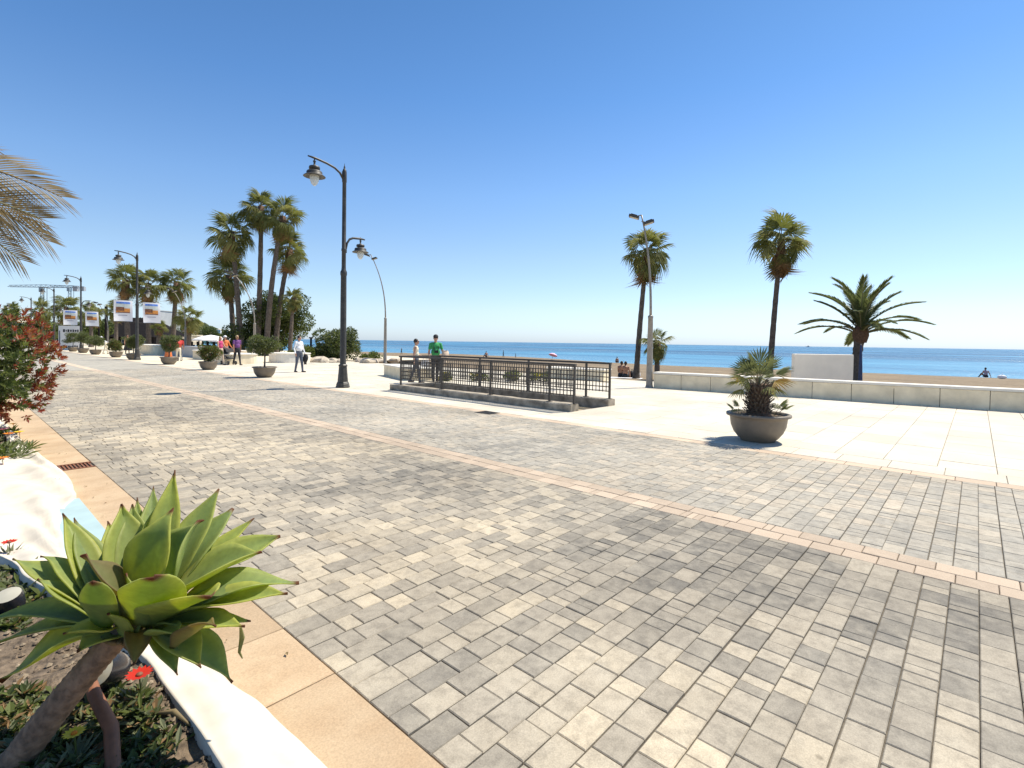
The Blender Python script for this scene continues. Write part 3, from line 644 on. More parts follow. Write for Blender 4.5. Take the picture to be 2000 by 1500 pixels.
# pinnate palms
def feather_mesh(name, Lf, n, ll, arch, mats, seed, vee=.5, lw=.03, sag=0.15, gap=0.0):
    r = random.Random(seed); b = MB(); pts = []
    for i in range(15):
        s = i/14; pts.append(Vector((Lf*(s-.12*arch*s*s*s), 0, -arch*Lf*.5*s**2.2)))
    b.tube(pts, [.032*Lf/2.5*(1-.85*i/14)+.003 for i in range(15)], 5, 1)
    for i in range(n):
        s = .14+.85*i/(n-1); k = s*14; j = min(13, int(k)); p = pts[j].lerp(pts[j+1], k-j); t = (pts[j+1]-pts[j]).normalized(); up = Vector((0, 1, 0)).cross(t)*-1
        if up.z < 0: up = -up
        L = ll*math.sin(math.pi*(.12+.80*s))**.6*r.uniform(.85, 1.1)
        for sd in (-1, 1):
            if r.random() < gap: continue
            d = (t*(.55+.45*s)+Vector((0, sd, 0))*(.95-.45*s)+up*vee*r.uniform(.6, 1.3)).normalized(); wv = t.cross(d).cross(d).normalized()*lw*r.uniform(.8, 1.2); g_ = Vector((0, 0, -1))*sag*L
            m1 = p+d*L*.5+g_*.35; e = p+d*L+g_*1.3
            b.add([p-wv*.5, p+wv*.5, m1+wv, m1-wv, e], [(0, 1, 2, 3), (3, 2, 4)], 0)
    return b.mesh(name, mats)
DATE = [feather_mesh('date_frond', 2.9, 60, .58, .55, [M_date, M_pet], 1, .6, .030, .35), feather_mesh('date_frond', 2.9, 60, .56, .95, [M_date, M_pet], 2, .5, .030, .4)]
P = pxsand(1668, 748); dd = depth(P)*.86; P = pxd(1667, 748, dd); P.z = sandz(P.x, P.y); top = pxd(1681, 648, dd)
dp = thing('date_palm', 'feathery date palm standing behind the white screen on the beach', 'palm tree', P); h = top-P
trunk_tube([(0, 0, -.1), h*.5+Vector((.05, .05, 0)), h], .20, .22, 3, 12, 22, .09).build('trunk', M_trunk, dp, True)
MB().lathe([(.26, -.55), (.36, -.2), (.34, .1), (.16, .4), (0, .45)], 12, h).build('crown_shaft', M_fiber, dp, True)
rr = random.Random(4); s = 96/FPX*dd/2.75
for i in range(30):
    az = i*2.399+rr.uniform(-.25, .25); el = R(87-66*(i/29)**1.05)+rr.uniform(-.1, .1)
    frond(DATE[0 if el > .8 else 1] if rr.random() < .8 else DATE[1], dp, h+Vector((0, 0, .15-.012*i)), az, el, s*rr.uniform(.85, 1.05)*(.93+.14*max(0, math.sin(el))), rr.uniform(-.3, .3))
FP = [feather_mesh('drooping_frond', 2.2, 44, .62, .95, [M_tanfr, M_tanfr], 8, .12, .011, .28, .06), feather_mesh('drooping_frond', 2.2, 44, .62, .75, [M_tanfr, M_pet], 9, .2, .011, .25, .05)]
lp = thing('feather_palm', 'feathery palm in the flower bed with dry fronds arching over the shrub', 'palm tree', (-1.12, 8.7, -.02)); h = Vector((0, 0, 3.55))
trunk_tube([(0, 0, -.1), (0, 0, 1.8), h], .2, .2, 5, 12, 20, .1).build('trunk', M_trunk, lp, True)
MB().lathe([(.2, -.5), (.3, -.15), (.28, .1), (.1, .35), (0, .4)], 12, h).build('crown_shaft', M_fiber, lp, True)
for az, el, s_, v, rl in ((-40, 12, .66, 0, 1.2), (-24, 4, .98, 0, 1.25), (-34, -4, .88, 1, -1.2), (-16, -8, 1.0, 0, 1.1), (-8, -22, .98, 1, 1.2), (-26, -28, .86, 0, -1.1), (-4, -34, .9, 0, 1.25), (6, -10, .95, 1, -1.2), (40, 45, 1, 0, .2), (80, 30, 1, 1, 0), (120, 20, 1, 0, .3), (170, 25, 1, 1, 0), (200, 40, 1, 0, 0), (240, 20, 1, 1, 0), (275, 30, 1, 0, 0), (150, 65, 1, 1, 0), (100, 60, 1, 0, 0)):
    frond(FP[v], lp, h, R(az), R(el), s_, rl)

# ------------------------------------------------------------------ leafy crowns
def leaves(mb, blobs, n, size, mats_w, seed, aspect=.5, shell=.55, droop=0):
    r = random.Random(seed); tot = sum(b[1][0]*b[1][1]*b[1][2] for b in blobs)**1.0
    for c, rad in blobs:
        k = max(4, int(n*(rad[0]*rad[1]*rad[2])/tot))
        for _ in range(k):
            u = Vector((r.gauss(0, 1), r.gauss(0, 1), r.gauss(0, 1))).normalized(); q = (shell+(1-shell)*r.random()**.6)*r.uniform(.9, 1.12)
            p = Vector(c)+Vector((u.x*rad[0]*q, u.y*rad[1]*q, u.z*rad[2]*q)); d = (u+Vector((r.gauss(0, .7), r.gauss(0, .7), r.gauss(0, .7)-droop))).normalized()
            s = d.orthogonal().normalized(); s = Quaternion(d, r.uniform(0, 6.28)) @ s; L = size*r.uniform(.6, 1.3); W = L*aspect*.5; n_ = d.cross(s)*L*.12
            b = len(mb.v); mb.v += [tuple(p), tuple(p+d*L*.45+s*W+n_), tuple(p+d*L), tuple(p+d*L*.45-s*W+n_)]; mb.f.append((b, b+1, b+2, b+3)); mb.m.append(r.choices(range(len(mats_w)), mats_w)[0])
def bush(name, label, P, blobs, n, size, mats, wts, seed, cat='bush', stem=True, group=None, stemr=.05, aspect=.5):
    t = thing(name, label, cat, P, 0, group); b = MB(); leaves(b, blobs, n, size, wts, seed, aspect); b.build('foliage', mats, t)
    if stem:
        sb = MB(); rr = random.Random(seed)
        for c, rad in blobs[:7]:
            c = Vector(c); sb.tube([(rr.uniform(-.05, .05), rr.uniform(-.05, .05), -.05), c*.5+Vector((rr.uniform(-.1, .1), rr.uniform(-.1, .1), 0)), c], [stemr, stemr*.7, stemr*.3], 6)
        sb.build('stem', M_bark, t, True)
    return t
def blobset(seed, n, W, D, H, z0, s0, s1):
    r = random.Random(seed); out = []
    for _ in range(n):
        a = r.uniform(0, 6.28); q = math.sqrt(r.random()); z = z0+H*r.random(); k = r.uniform(s0, s1); out.append(((W*q*math.cos(a), D*q*math.sin(a), z), (k, k, k*.8)))
    return out
# broad trees behind the palm cluster
P = pxg(520, 694); d_ = depth(P)
bush('evergreen_tree', 'dark leafy tree among the trunks of the palm cluster', P+Vector((1.5, 2, 0)), blobset(3, 24, 2.8, 2.5, 4.6, 1.0, .7, 1.2), 12000, .22, [M_leafd, M_leafm, M_leafl], [6, 4, .6], 3, 'tree', True, None, .16)
bush('broadleaf_tree', 'dense broadleaf tree at the seaward foot of the palm cluster', P+Vector((1.4, 1.9, 0)), blobset(4, 20, 1.9, 2.0, 3.0, .8, .6, 1.1), 10000, .20, [M_leafd, M_leafm, M_leafl], [5, 5, 1.2], 4, 'tree', True, None, .14)
bush('hedge_bush', 'dark bush low between the palm trunks behind the benches', P+Vector((-1.2, 1.5, 0)), blobset(5, 14, 2.4, 1.5, 2.0, .5, .6, .9), 7000, .18, [M_leafd, M_leafm], [6, 3], 5)
q = pxg(660, 704); bush('coastal_shrub', 'bushy grey-green shrub directly behind the tall lamp post', Vector((q.x, q.y, -.05)), blobset(6, 22, 1.35, 1.3, 1.7, .35, .42, .72), 9000, .17, [M_leafd, M_leafm, M_grey_leaf], [4, 4, 3], 6, 'bush', True, None, .05)
q = pxg(628, 703); bush('low_green_hedge', 'low bright green creeping hedge beside the coastal shrub', Vector((q.x, q.y+.5, -.1)), blobset(7, 20, 2.4, 1.6, .6, .25, .4, .62), 7000, .14, [M_leafm, M_leafl, M_leafd], [4, 5, 1], 7)
for i, (x, y, sz, lb) in enumerate(((735, 704, .55, 'small spiky green shrub at the foot of the single floodlight mast'), (716, 706, .35, 'tiny shrub among the pale rocks near the coastal shrub'))):
    q = pxg(x, y); bush('rockery_shrub', lb, Vector((q.x, q.y, 0)), blobset(60+i, 6, .4*sz/.5, .4*sz/.5, sz*.6, .15, .2, .32), 900, .13, [M_leafm, M_leafl], [3, 2], 60+i)
for i, (px_, lb) in enumerate(((868, 'low yellow-green shrub right behind the green-shirted man'), (940, 'low yellow-green shrub second along from the green-shirted man'), (1002, 'low yellow-green shrub third along from the green-shirted man'), (1052, 'low yellow-green shrub nearest the white stone bench'))):
    q = pxg(px_, 744); bush('yellow_shrub', lb, Vector((q.x, q.y, 0)), blobset(70+i, 6, .3, .3, .16, .1, .12, .2), 500, .10, [M_leafl, M_pety, M_leafm], [6, .7, 2], 70+i, 'bush', True, 'yellow shrubs behind the ramp railing', .02)
# rocks by the shrub
def rock(P, s, seed, label, group):
    bm = bmesh.new(); bmesh.ops.create_icosphere(bm, subdivisions=2, radius=1)
    for v in bm.verts:
        k = 1+.35*noise.noise(v.co*1.1+Vector((seed*3.1, 0, 0)))+.12*noise.noise(v.co*3+Vector((seed, 5, 0))); v.co = Vector((v.co.x*k*s[0], v.co.y*k*s[1], v.co.z*k*s[2]))
    me = bpy.data.meshes.new('rock'); bm.to_mesh(me); bm.free(); me.materials.append(M_rock); o = link('rock', me, None, P, seed*1.3); return tag(o, label, 'rock', group)
ROCKW = ['nearest the dark post', 'the biggest one', 'a middle-sized one', 'lying next to the shrub side', 'half under the shrub', 'beside the tiny shrub', 'the broadest one there', 'nearest the spiky shrub', 'touching the mast foot', 'the larger of two', 'the smaller of two', 'set back on the sand']
for i, (x, y, s_) in enumerate(((606, 707, .45), (622, 707.5, .55), (637, 708, .4), (650, 708, .42), (664, 708, .35), (705, 707, .4), (720, 709, .5), (730, 708, .36), (742, 707, .34), (768, 706, .38), (775, 705, .3), (700, 704, .3))):
    q = pxg(x, y); rock(Vector((q.x, q.y, s_*.15)), (s_*1.2, s_, s_*.6), i+1, ('pale rock under the low hedge, ' if x < 655 else 'pale rock between the coastal shrub and the floodlight mast, ' if x < 745 else 'pale rock past the floodlight mast, ')+ROCKW[i], 'rocks edging the beach planting')

# ------------------------------------------------------------------ bowl planters
def bowl(P, label, k=1.0, group='dark bowl planters along the paving edge'):
    t = thing('bowl_planter', label, 'planter', P, 0, group)
    b = MB().lathe([(.24, .0), (.26, .0), (.27, .03), (.30, .05), (.37, .14), (.415, .25), (.43, .36), (.44, .40), (.485, .405), (.49, .425), (.485, .445), (.455, .452), (.425, .445), (.41, .40)], 28)
    b.v = [(x*k, y*k, z*k) for x, y, z in b.v]; b.build('bowl', M_bowl, t, True)
    so_ = MB().lathe([(.415*k, .40*k), (.2*k, .415*k), (0, .42*k)], 20); so_.build('soil', M_soil, t, True)
    for a in range(3): MB().box((.2*k*math.cos(a*2.1+.6), .2*k*math.sin(a*2.1+.6), .012), (.1*k, .06*k, .03), a*2.1).build('foot', M_bowl, t)
    return t
PB = pxg(1486, 862); PB.x += .06; PB.y += .066
bowl(PB, 'wide dark bowl planter holding the dwarf fan palm on the plaza', 1.0)
CH = [fan_mesh('dwarf_frond', .36, .38, 16, R(88), .12, .08, 81, M_cham), fan_mesh('dwarf_frond', .34, .34, 16, R(78), .2, .1, 82, M_cham), fan_mesh('dwarf_frond', .33, .36, 15, R(85), .45, .3, 83, M_ochre), fan_mesh('dwarf_frond', .34, .34, 15, R(75), .4, .25, 84, M_fan2)]
t = thing('dwarf_fan_palm', 'stubby dwarf fan palm with ochre lower leaves in the bowl planter', 'palm', PB+Vector((0, 0, .40)))
tr = trunk_tube([(0, 0, 0), (.02, 0, .26), (0, 0, .52)], .165, .145, 2, 14, 20, .06); tr.build('trunk', M_fiber, t, True)
st = MB(); rr = random.Random(9)
for i in range(170):
    a = i*2.399; z = .02+.50*i/170; st.bar((.14*math.cos(a), .14*math.sin(a), z), ((.20+rr.uniform(0, .05))*math.cos(a), (.20+rr.uniform(0, .05))*math.sin(a), z+rr.uniform(.04, .12)), .022, .009)
st.build('leaf_stubs', M_bark, t)['kind'] = 'stuff'
h = Vector((0, 0, .52))
for i in range(23):
    az = i*2.399+rr.uniform(-.4, .4); f_ = i/22; el = R(82-84*f_)+rr.uniform(-.12, .12); data = CH[rr.choice((0, 0, 1))] if f_ < .62 else CH[rr.choice((2, 3, 3))]
    frond(data, t, h+Vector((0, 0, -.05*f_)), az, el, rr.uniform(.72, 1.05)*(.86 if f_ < .62 else .90), rr.uniform(-.7, .7))
for (a, r_, s_) in ((-.75, .27, .50), (-.95, .31, .36), (2.3, .28, .42)):
    for k in range(3): frond(CH[k % 2], t, Vector((r_*math.cos(a), r_*math.sin(a), .0)), a+rr.uniform(-1, 1), R(rr.uniform(35, 80)), s_*rr.uniform(.8, 1.1), rr.uniform(-.5, .5), 'sucker_frond')
def topiary(P, label, Wd, Hc, ztop, seed, dens=5200, mats=None, wts=None, stemr=.035, flat=True):
    mats = mats or [M_leafm, M_grey_leaf, M_leafd, M_leafl]; wts = wts or [4, 4, 1.2, 1.5]
    t = thing('potted_tree', label, 'potted plant', P, 0, 'small trees and bushes in bowl planters'); zc = ztop-Hc/2; bl = [((0, 0, zc), (Wd*.30, Wd*.30, Hc*.36))]
    r = random.Random(seed)
    for _ in range(16):
        a = r.uniform(0, 6.28); q = r.uniform(.16, .40)*Wd; k = r.uniform(.08, .19)*Wd; bl.append(((q*math.cos(a), q*math.sin(a), zc+r.uniform(-.34, .36)*Hc), (k, k, k*.7)))
    b = MB(); leaves(b, bl, dens, .075, wts, seed, .45, .5); b.build('crown', mats, t)
    tb = MB(); tb.tube([(0, 0, .38), (.015, .01, .7), (0, 0, zc)], [stemr, stemr*.85, stemr*.6], 7)
    for k in range(5): a = k*1.26; tb.tube([(0, 0, zc-Hc*.3), (.22*Wd*math.cos(a), .22*Wd*math.sin(a), zc)], [stemr*.5, stemr*.25], 5)
    tb.build('trunk', M_bark, t, True); return t
def potted(y, kind, lb, lbt, seed, k=.92, X=8.66, **kw):
    P = Vector((X, y, 0)); bowl(P, lb, k)
    if kind == 't': topiary(P, lbt, kw.get('W', 1.25), kw.get('H', .85), kw.get('z', 1.72), seed)
    else:
        t = topiary(P, lbt, kw.get('W', 1.0), kw.get('H', .72), kw.get('z', 1.08), seed, 4200, [M_leafm, M_leafd, M_leafl, M_rust], [4, 3, 2, kw.get('rust', .4)], .05)
potted(21.2, 't', 'bowl planter holding the ball topiary near the man in the white shirt', 'round-headed topiary tree on a thin trunk near the white-shirted man', 91, .95)
potted(27.7, 'b', 'bowl planter with a low flowering bush by the pushchair group', 'low dense flowering bush beside the pushchair group', 92, .9, rust=1.0, W=1.15, H=.85, z=1.2)
potted(34.2, 't', 'bowl planter in front of the magenta woman', 'loose leafy bush hiding the magenta woman', 93, .95, W=1.25, H=1.15, z=1.75)
potted(42.4, 't', 'bowl planter tucked behind the lamp with large banners', 'leafy round tree behind the lamp with large banners', 94, .95, W=1.3, H=1.15, z=1.75, )
potted(47.6, 'b', 'bowl planter with a two-tier bush between the banner lamps', 'two-tier reddish bush between the banner lamps', 95, .95, rust=1.2, H=1.0, z=1.4, W=1.2)
potted(55.3, 't', 'bowl planter with a flat-topped tree near the notice board', 'flat-topped little tree seaward of the notice board', 96, .95, W=1.6, H=.9, z=1.6)
potted(61.0, 't', 'bowl planter at the foot of the lamp beside the notice board', 'round tree at the foot of the lamp beside the notice board', 97, .95, W=1.5, H=1.2, z=2.0)
potted(66.5, 't', 'bowl planter in front of the notice board', 'round tree hiding the middle of the notice board', 98, .95, W=1.7, H=1.2, z=2.0)
potted(82.0, 't', 'bowl planter beyond the notice board', 'round tree beyond the notice board', 99, .95, W=2.0, H=1.3, z=2.1)
potted(92.0, 't', 'bowl planter farthest along the paving edge', 'round tree farthest along the paving edge', 100, .95, W=2.0, H=1.4, z=2.2)
# red-leaved shrub in the bed
def red_shrub(P, label):
    t = thing('red_leaved_shrub', label, 'shrub', P); r = random.Random(5); b = MB(); mats = [M_leafd, M_leafm, M_red, M_rust, M_leafl]
    for i in range(1900):
        u = Vector((r.gauss(0, 1), r.gauss(0, 1), r.gauss(0, 1))).normalized(); q = .45+.6*r.random()**.7; lump = 1+.28*noise.noise(u*2.1+Vector((3, 1, 0)))
        c = Vector((u.x*1.06*q*lump, u.y*1.25*q*lump, 1.10+u.z*.86*q*lump)); d = (u+Vector((0, 0, .5))+Vector((r.gauss(0, .3), r.gauss(0, .3), r.gauss(0, .3)))).normalized()
        patch_ = noise.noise(c*1.5+Vector((0, 7, 2))); red = q > .80 and (patch_ > .0 or r.random() < .10)
        nl = r.randint(9, 13); s0 = d.orthogonal().normalized(); s1 = d.cross(s0)
        for j in range(nl):
            a = j*2.399; sp = .35+.75*(j/nl); e = (d*(1.1-sp*.55)+(s0*math.cos(a)+s1*math.sin(a))*sp).normalized(); L = r.uniform(.06, .105); w_ = e.cross(d)
            w_ = (w_ if w_.length > .01 else s0).normalized()*L*.17; base = c-d*.05*(j/nl); k = len(b.v)
            b.v += [tuple(base), tuple(base+e*L*.5+w_), tuple(base+e*L-d*L*.1), tuple(base+e*L*.5-w_)]; b.f.append((k, k+1, k+2, k+3))
            b.m.append((r.choices((2, 3), (3, 4))[0] if r.random() < .92 else 4) if red else r.choices((0, 1, 4), (4, 5, .8))[0])
    b.build('foliage', mats, t)
    sb = MB()
    for i in range(14):
        a = i*2.399; e = Vector((.75*math.cos(a)*r.uniform(.4, 1), .8*math.sin(a)*r.uniform(.4, 1), r.uniform(.8, 1.6))); sb.tube([(.05*math.cos(a), .05*math.sin(a), 0), e*.5+Vector((0, 0, .1)), e], [.022, .015, .006], 5)
    sb.build('stem', M_bark, t, True); return t
red_shrub((.10, 10.3, .05), 'bushy shrub with bright red new leaves overhanging the tan gutter')

# ------------------------------------------------------------------ flower bed and white sculpted kerb
XO = [(.3, 1.0), (1.2, .93), (1.75, .89), (2.1, .875), (2.45, .83), (2.8, .72), (3.3, .66), (4.0, .58), (4.6, .56), (5.2, .60), (5.8, .70), (6.3, .84), (6.9, .88), (7.8, .87), (8.6, .82), (9.9, .74), (12, .72), (16, .72), (60, .72)]
XI = [(.3, .55), (1.2, .58), (2.0, .62), (2.6, .60), (3.2, .48), (4.2, .30), (5.0, .16), (6.0, -.05), (6.8, -.02), (7.6, .22), (8.4, .48), (9.4, .58), (10.5, .58), (60, .58)]
bed = MB(); bx = [-9, -6, -4, -3, -2.2, -1.6]+[-1.2+.06*i for i in range(34)]
byl = [-3, -1.5, 0]+[.4+.07*i for i in range(190)]+[14.5, 16, 18, 21, 25, 30, 40, 60]
def bedz(x, y): return .09+.05*noise.noise((x*1.7, y*1.7, 2))+.030*noise.noise((x*6, y*6, 5))+.018*noise.noise((x*19, y*19, 8))
for y in byl:
    xi = lerp_tab(XI, y)+.02
    for x in bx: x2 = min(x, xi); bed.v.append((x2, y, bedz(x2, y)))
nb = len(bx)
for j in range(len(byl)-1):
    for i in range(nb-1):
        a = j*nb+i
        if bed.v[a][0] < bed.v[a+1][0] or bed.v[a+nb][0] < bed.v[a+nb+1][0]: bed.f.append((a, a+1, a+nb+1, a+nb)); bed.m.append(0)
bedo = struct(bed.build('planting_bed', M_soil, smooth=True))
kb = MB(); NK = 26; kys = [.3+.045*i for i in range(225)]+[10.6+.3*i for i in range(90)]
def kerb_h(u, y, x):
    base = .045+.10*(1-u**2.6); w1 = math.sin((y*1.0+1.3*(u-.5)**2*4+u*1.1)*2*math.pi/1.15)
    rip = .034*w1*min(1, max(.25, (y-3.6)/1.5) if y > 3.6 else .2)
    return max(0.0, base*(.95+.15*math.sin(y*1.9+.6))+rip*math.sin(math.pi*u)**.7)+.006*noise.noise((x*8, y*8, 0))
for y in kys:
    a, b = lerp_tab(XI, y), lerp_tab(XO, y)
    for i in range(NK+1):
        u = i/NK; x = a+(b-a)*max(0, min(1, (i-1)/(NK-2))); kb.v.append((x, y, .005+kerb_h(max(0, (i-1)/(NK-1)), y, x) if 0 < i < NK else -.02))
for j in range(len(kys)-1):
    for i in range(NK): a = j*(NK+1)+i; kb.f.append((a, a+1, a+NK+2, a+NK+1)); kb.m.append(0)
kt = thing('wave_kerb', 'white plastered kerb sculpted in waves between flower bed and tan gutter', 'kerb')
kb.build('plaster_body', plain('kerb_plaster', (.62, .555, .45), .9, .2, 3.5, .5, .012, detail=9), kt, True)
pts = [(lerp_tab(XO, y)-.06, y) for y in [3.9+.14*i for i in range(17)]]; o2 = [(.84, y) for y in [3.9+.14*i for i in range(17)]]
b = MB(); n = len(pts)
for p in pts: b.v.append((p[0], p[1], .05))
for p in o2: b.v.append((p[0], p[1], .05))
for p in o2: b.v.append((p[0], p[1], -.01))
for i in range(n-1): b.f += [(i, n+i, n+i+1, i+1), (n+i, 2*n+i, 2*n+i+1, n+i+1)]; b.m += [0, 0]
b.f += [(0, n, 2*n), (n-1, 2*n-1, 3*n-1)]; b.m += [0, 0]
b.build('blue_step', M_blue, kt)
# gravel and clods
cl = MB(); rr = random.Random(3)
for i in range(5200):
    y = rr.uniform(1.3, 6.0) if i < 4500 else rr.uniform(6, 12); x = lerp_tab(XI, y)-rr.random()**1.4*1.6+.02; s_ = rr.uniform(.004, .016)*(1.5 if rr.random() < .08 else 1)
    z = bedz(x, y); M3 = Matrix.Rotation(rr.uniform(0, 6), 3, 'Z'); cl.ball((x, y, z+s_*.3), (s_*rr.uniform(.8, 1.5), s_, s_*.7), 5, 0 if rr.random() < .75 else 1, M3)
o = cl.build('soil_clods', [M_soil, plain('pale_clod', (.27, .21, .14), .95, .3, 20, .3)], bedo); o['kind'] = 'stuff'
dl = MB()
for i in range(60):
    y = rr.uniform(2.2, 9.5); x = rr.uniform(.66, 1.15) if rr.random() < .75 else lerp_tab(XI, y)+rr.uniform(.05, .3); u = (x-lerp_tab(XI, y))/(lerp_tab(XO, y)-lerp_tab(XI, y))
    z = (.03+kerb_h(min(1, max(0, u)), y, x)) if u < 1 else .012; a = rr.uniform(0, 6.28); L = rr.uniform(.012, .035); dx, dy = L*math.cos(a), L*math.sin(a)
    dl.add([(x, y, z), (x+dx*.5-dy*.25, y+dy*.5+dx*.25, z+.008), (x+dx, y+dy, z+.002), (x+dx*.5+dy*.25, y+dy*.5-dx*.25, z+.006)], [(0, 1, 2, 3)])
o = dl.build('fallen_leaves', M_tanfr); o['kind'] = 'stuff'; o['label'] = 'scattered dry leaf bits on the gutter and kerb'; o['category'] = 'leaf litter'

# ------------------------------------------------------------------ agave
DA = 1.78                                            # forward distance of the rosette
AC = pxd(265, 1215, DA); AB = pxg(10, 1490, .10)
AX = (Vector((.12, .02, 1)) + (AC-AB).normalized()*.35 - f0*.18).normalized()
ag = thing('agave', 'large green agave rosette on a leaning stem in the flower bed', 'agave', AB)
trunk_tube([(0, 0, -.05), (AC-AB)*.5+Vector((0, 0, .03)), AC-AB+AX*.02], .052, .040, 1, 14, 70, .045).build('stem', M_agstem, ag, True)
b = MB(); 
for i in range(22):
    a = i*2.399; b.tube([AC-AB-AX*.10+AX*.006*i, AC-AB-AX*.05+Vector((.07*math.cos(a), .07*math.sin(a), .015)), AC-AB+AX*.02+Vector((.10*math.cos(a), .10*math.sin(a), -.035))], [.012, .013, .004], 5)
b.build('dry_leaf_bases', M_tanfr, ag, True)
def agave_mat(name, c1, c2, edge):
    m, nt, p = new_mat(name); p.inputs['Roughness'].default_value = .5; p.inputs['Specular IOR Level'].default_value = .3
    at = N(nt, 'ShaderNodeAttribute'); at.attribute_name = 'edge'; al = N(nt, 'ShaderNodeAttribute'); al.attribute_name = 'along'; oi = N(nt, 'ShaderNodeObjectInfo')
    n = noise_node(nt, 5, 4); n2 = noise_node(nt, 40, 3, .6); n5 = noise_node(nt, 11, 6, .75); wv2 = noise_node(nt, 70, 2, .5, 'Object', (1, 1, .15))
    c = ramp(nt, n.outputs[0], [(.3, c1), (.7, c2)])
    e = N(nt, 'ShaderNodeMapRange'); e.inputs[1].default_value = .35; e.inputs[2].default_value = 1.05; e.inputs[4].default_value = .55; nt.links.new(at.outputs['Fac'], e.inputs[0])
    c = mixc(nt, e.outputs[0], c, edge)
    rv = ramp(nt, oi.outputs['Random'], [(0.0, (.80, .86, .95)), (1.0, (1.12, 1.08, .85))]); c = mixc(nt, 1.0, c, rv, 'MULTIPLY')
    g = ramp(nt, n2.outputs[0], [(.3, (.88, .88, .85)), (.7, (1.04, 1.04, 1.04))]); c = mixc(nt, 1.0, c, g, 'MULTIPLY')
    sp_ = ramp(nt, n5.outputs[0], [(.66, (1, 1, 1)), (.74, (.70, .56, .36))]); c = mixc(nt, .8, c, sp_, 'MULTIPLY')
    tp = N(nt, 'ShaderNodeMath', operation='MULTIPLY_ADD'); nt.links.new(n5.outputs[0], tp.inputs[0]); tp.inputs[1].default_value = .10; nt.links.new(al.outputs['Fac'], tp.inputs[2])
    tr_ = N(nt, 'ShaderNodeMapRange'); tr_.inputs[1].default_value = .985; tr_.inputs[2].default_value = 1.03; nt.links.new(tp.outputs[0], tr_.inputs[0])
    c = mixc(nt, tr_.outputs[0], c, (.16, .07, .03)); nt.links.new(c, p.inputs['Base Color']); bump(nt, p, wv2.outputs[0], .15, .004)
    tr = N(nt, 'ShaderNodeBsdfTranslucent'); hs = N(nt, 'ShaderNodeHueSaturation'); hs.inputs['Saturation'].default_value = 1.2; hs.inputs['Value'].default_value = 1.9
    nt.links.new(c, hs.inputs['Color']); tint = mixc(nt, 1.0, hs.outputs[0], (1.0, .95, .30), 'MULTIPLY'); nt.links.new(tint, tr.inputs[0])
    mx = N(nt, 'ShaderNodeMixShader'); mx.inputs[0].default_value = .45; nt.links.new(p.outputs[0], mx.inputs[1]); nt.links.new(tr.outputs[0], mx.inputs[2])
    nt.links.new(mx.outputs[0], nt.nodes['Material Output'].inputs[0]); return m
M_ag = agave_mat('agave_leaf', (.26, .325, .12), (.36, .42, .155), (.54, .53, .15)); M_agd = agave_mat('agave_leaf_dry', (.27, .27, .11), (.34, .31, .14), (.28, .16, .07))
def agave_leaf(tip, base, width, lift, mat=M_ag, cup=.35, blunt=0, curl=0, twist=0):
    """blade from base to tip with a channelled section; lift bows it along the rosette axis"""
    tip = Vector(tip); base = Vector(base); d = tip-base; Ln = d.length; out = d-AX*d.dot(AX)
    if out.length < .08: out = out-f0*.15
    s = AX.cross(out).normalized(); ph = rnd.uniform(0, 6.28); wa = rnd.uniform(.3, 1.0)
    if twist: s = Quaternion(d.normalized(), twist) @ s
    c1 = base+d*.42+AX*lift*Ln-(out.normalized()*0 if not curl else Vector()); n = 16; b = MB(); edge = []; along = []; m = 9
    for i in range(n+1):
        t = i/n; p = base*(1-t)**2+c1*2*t*(1-t)+tip*t*t; tg = ((c1-base)*(1-t)+(tip-c1)*t).normalized()
        sd = (s-tg*s.dot(tg)).normalized(); nr = sd.cross(tg)
        if nr.dot(AX) < 0: nr = -nr
        if curl and t > .75: p = p+nr*(-curl*Ln*(t-.75)**2*6)
        prof = (math.sin(math.pi*min(1, (t*.80+.12)))**.75 if not blunt else math.sin(math.pi*min(1, t*.70+.16))**.6)
        taper = (1 if t < .62 else max(0, 1-((t-.62)/.38)**1.9)) if not blunt else (1 if t < .6 else math.sqrt(max(0, 1-((t-.6)/.4)**2.2)))
        w_ = width*.5*max(.02, prof*taper)*(.62+.38*min(1, t*3)) if i < n else width*.012
        for k in range(m):
            u = -1+2*k/(m-1); b.v.append(tuple(p+sd*w_*u+nr*(w_*cup*1.5*abs(u)**1.6*(1-.25*t)+.010*wa*abs(u)*math.sin(t*8+ph+(1.7 if u > 0 else 0))*width/.12)-AB)); along.append(t); edge.append(abs(u))
    for i in range(n):
        for k in range(m-1): a = i*m+k; b.f.append((a, a+1, a+m+1, a+m)); b.m.append(0)
    me = b.mesh('leaf', mat, True); at = me.attributes.new('edge', 'FLOAT', 'POINT'); at.data.foreach_set('value', [min(1.0, e) for e in edge]); at2 = me.attributes.new('along', 'FLOAT', 'POINT'); at2.data.foreach_set('value', along)
    o = link('leaf', me, ag); md = o.modifiers.new('thickness', 'SOLIDIFY'); md.thickness = .0045; md.offset = -1; return o
PXM = FPX/DA
def L(tx, ty, dz, wpx, lift=.10, bx=265, by=1205, bz=0, **kw):
    w_ = wpx/PXM*1.12; agave_leaf(pxd(tx, ty, DA+dz), pxd(bx, by, DA+bz), w_, lift, **kw)
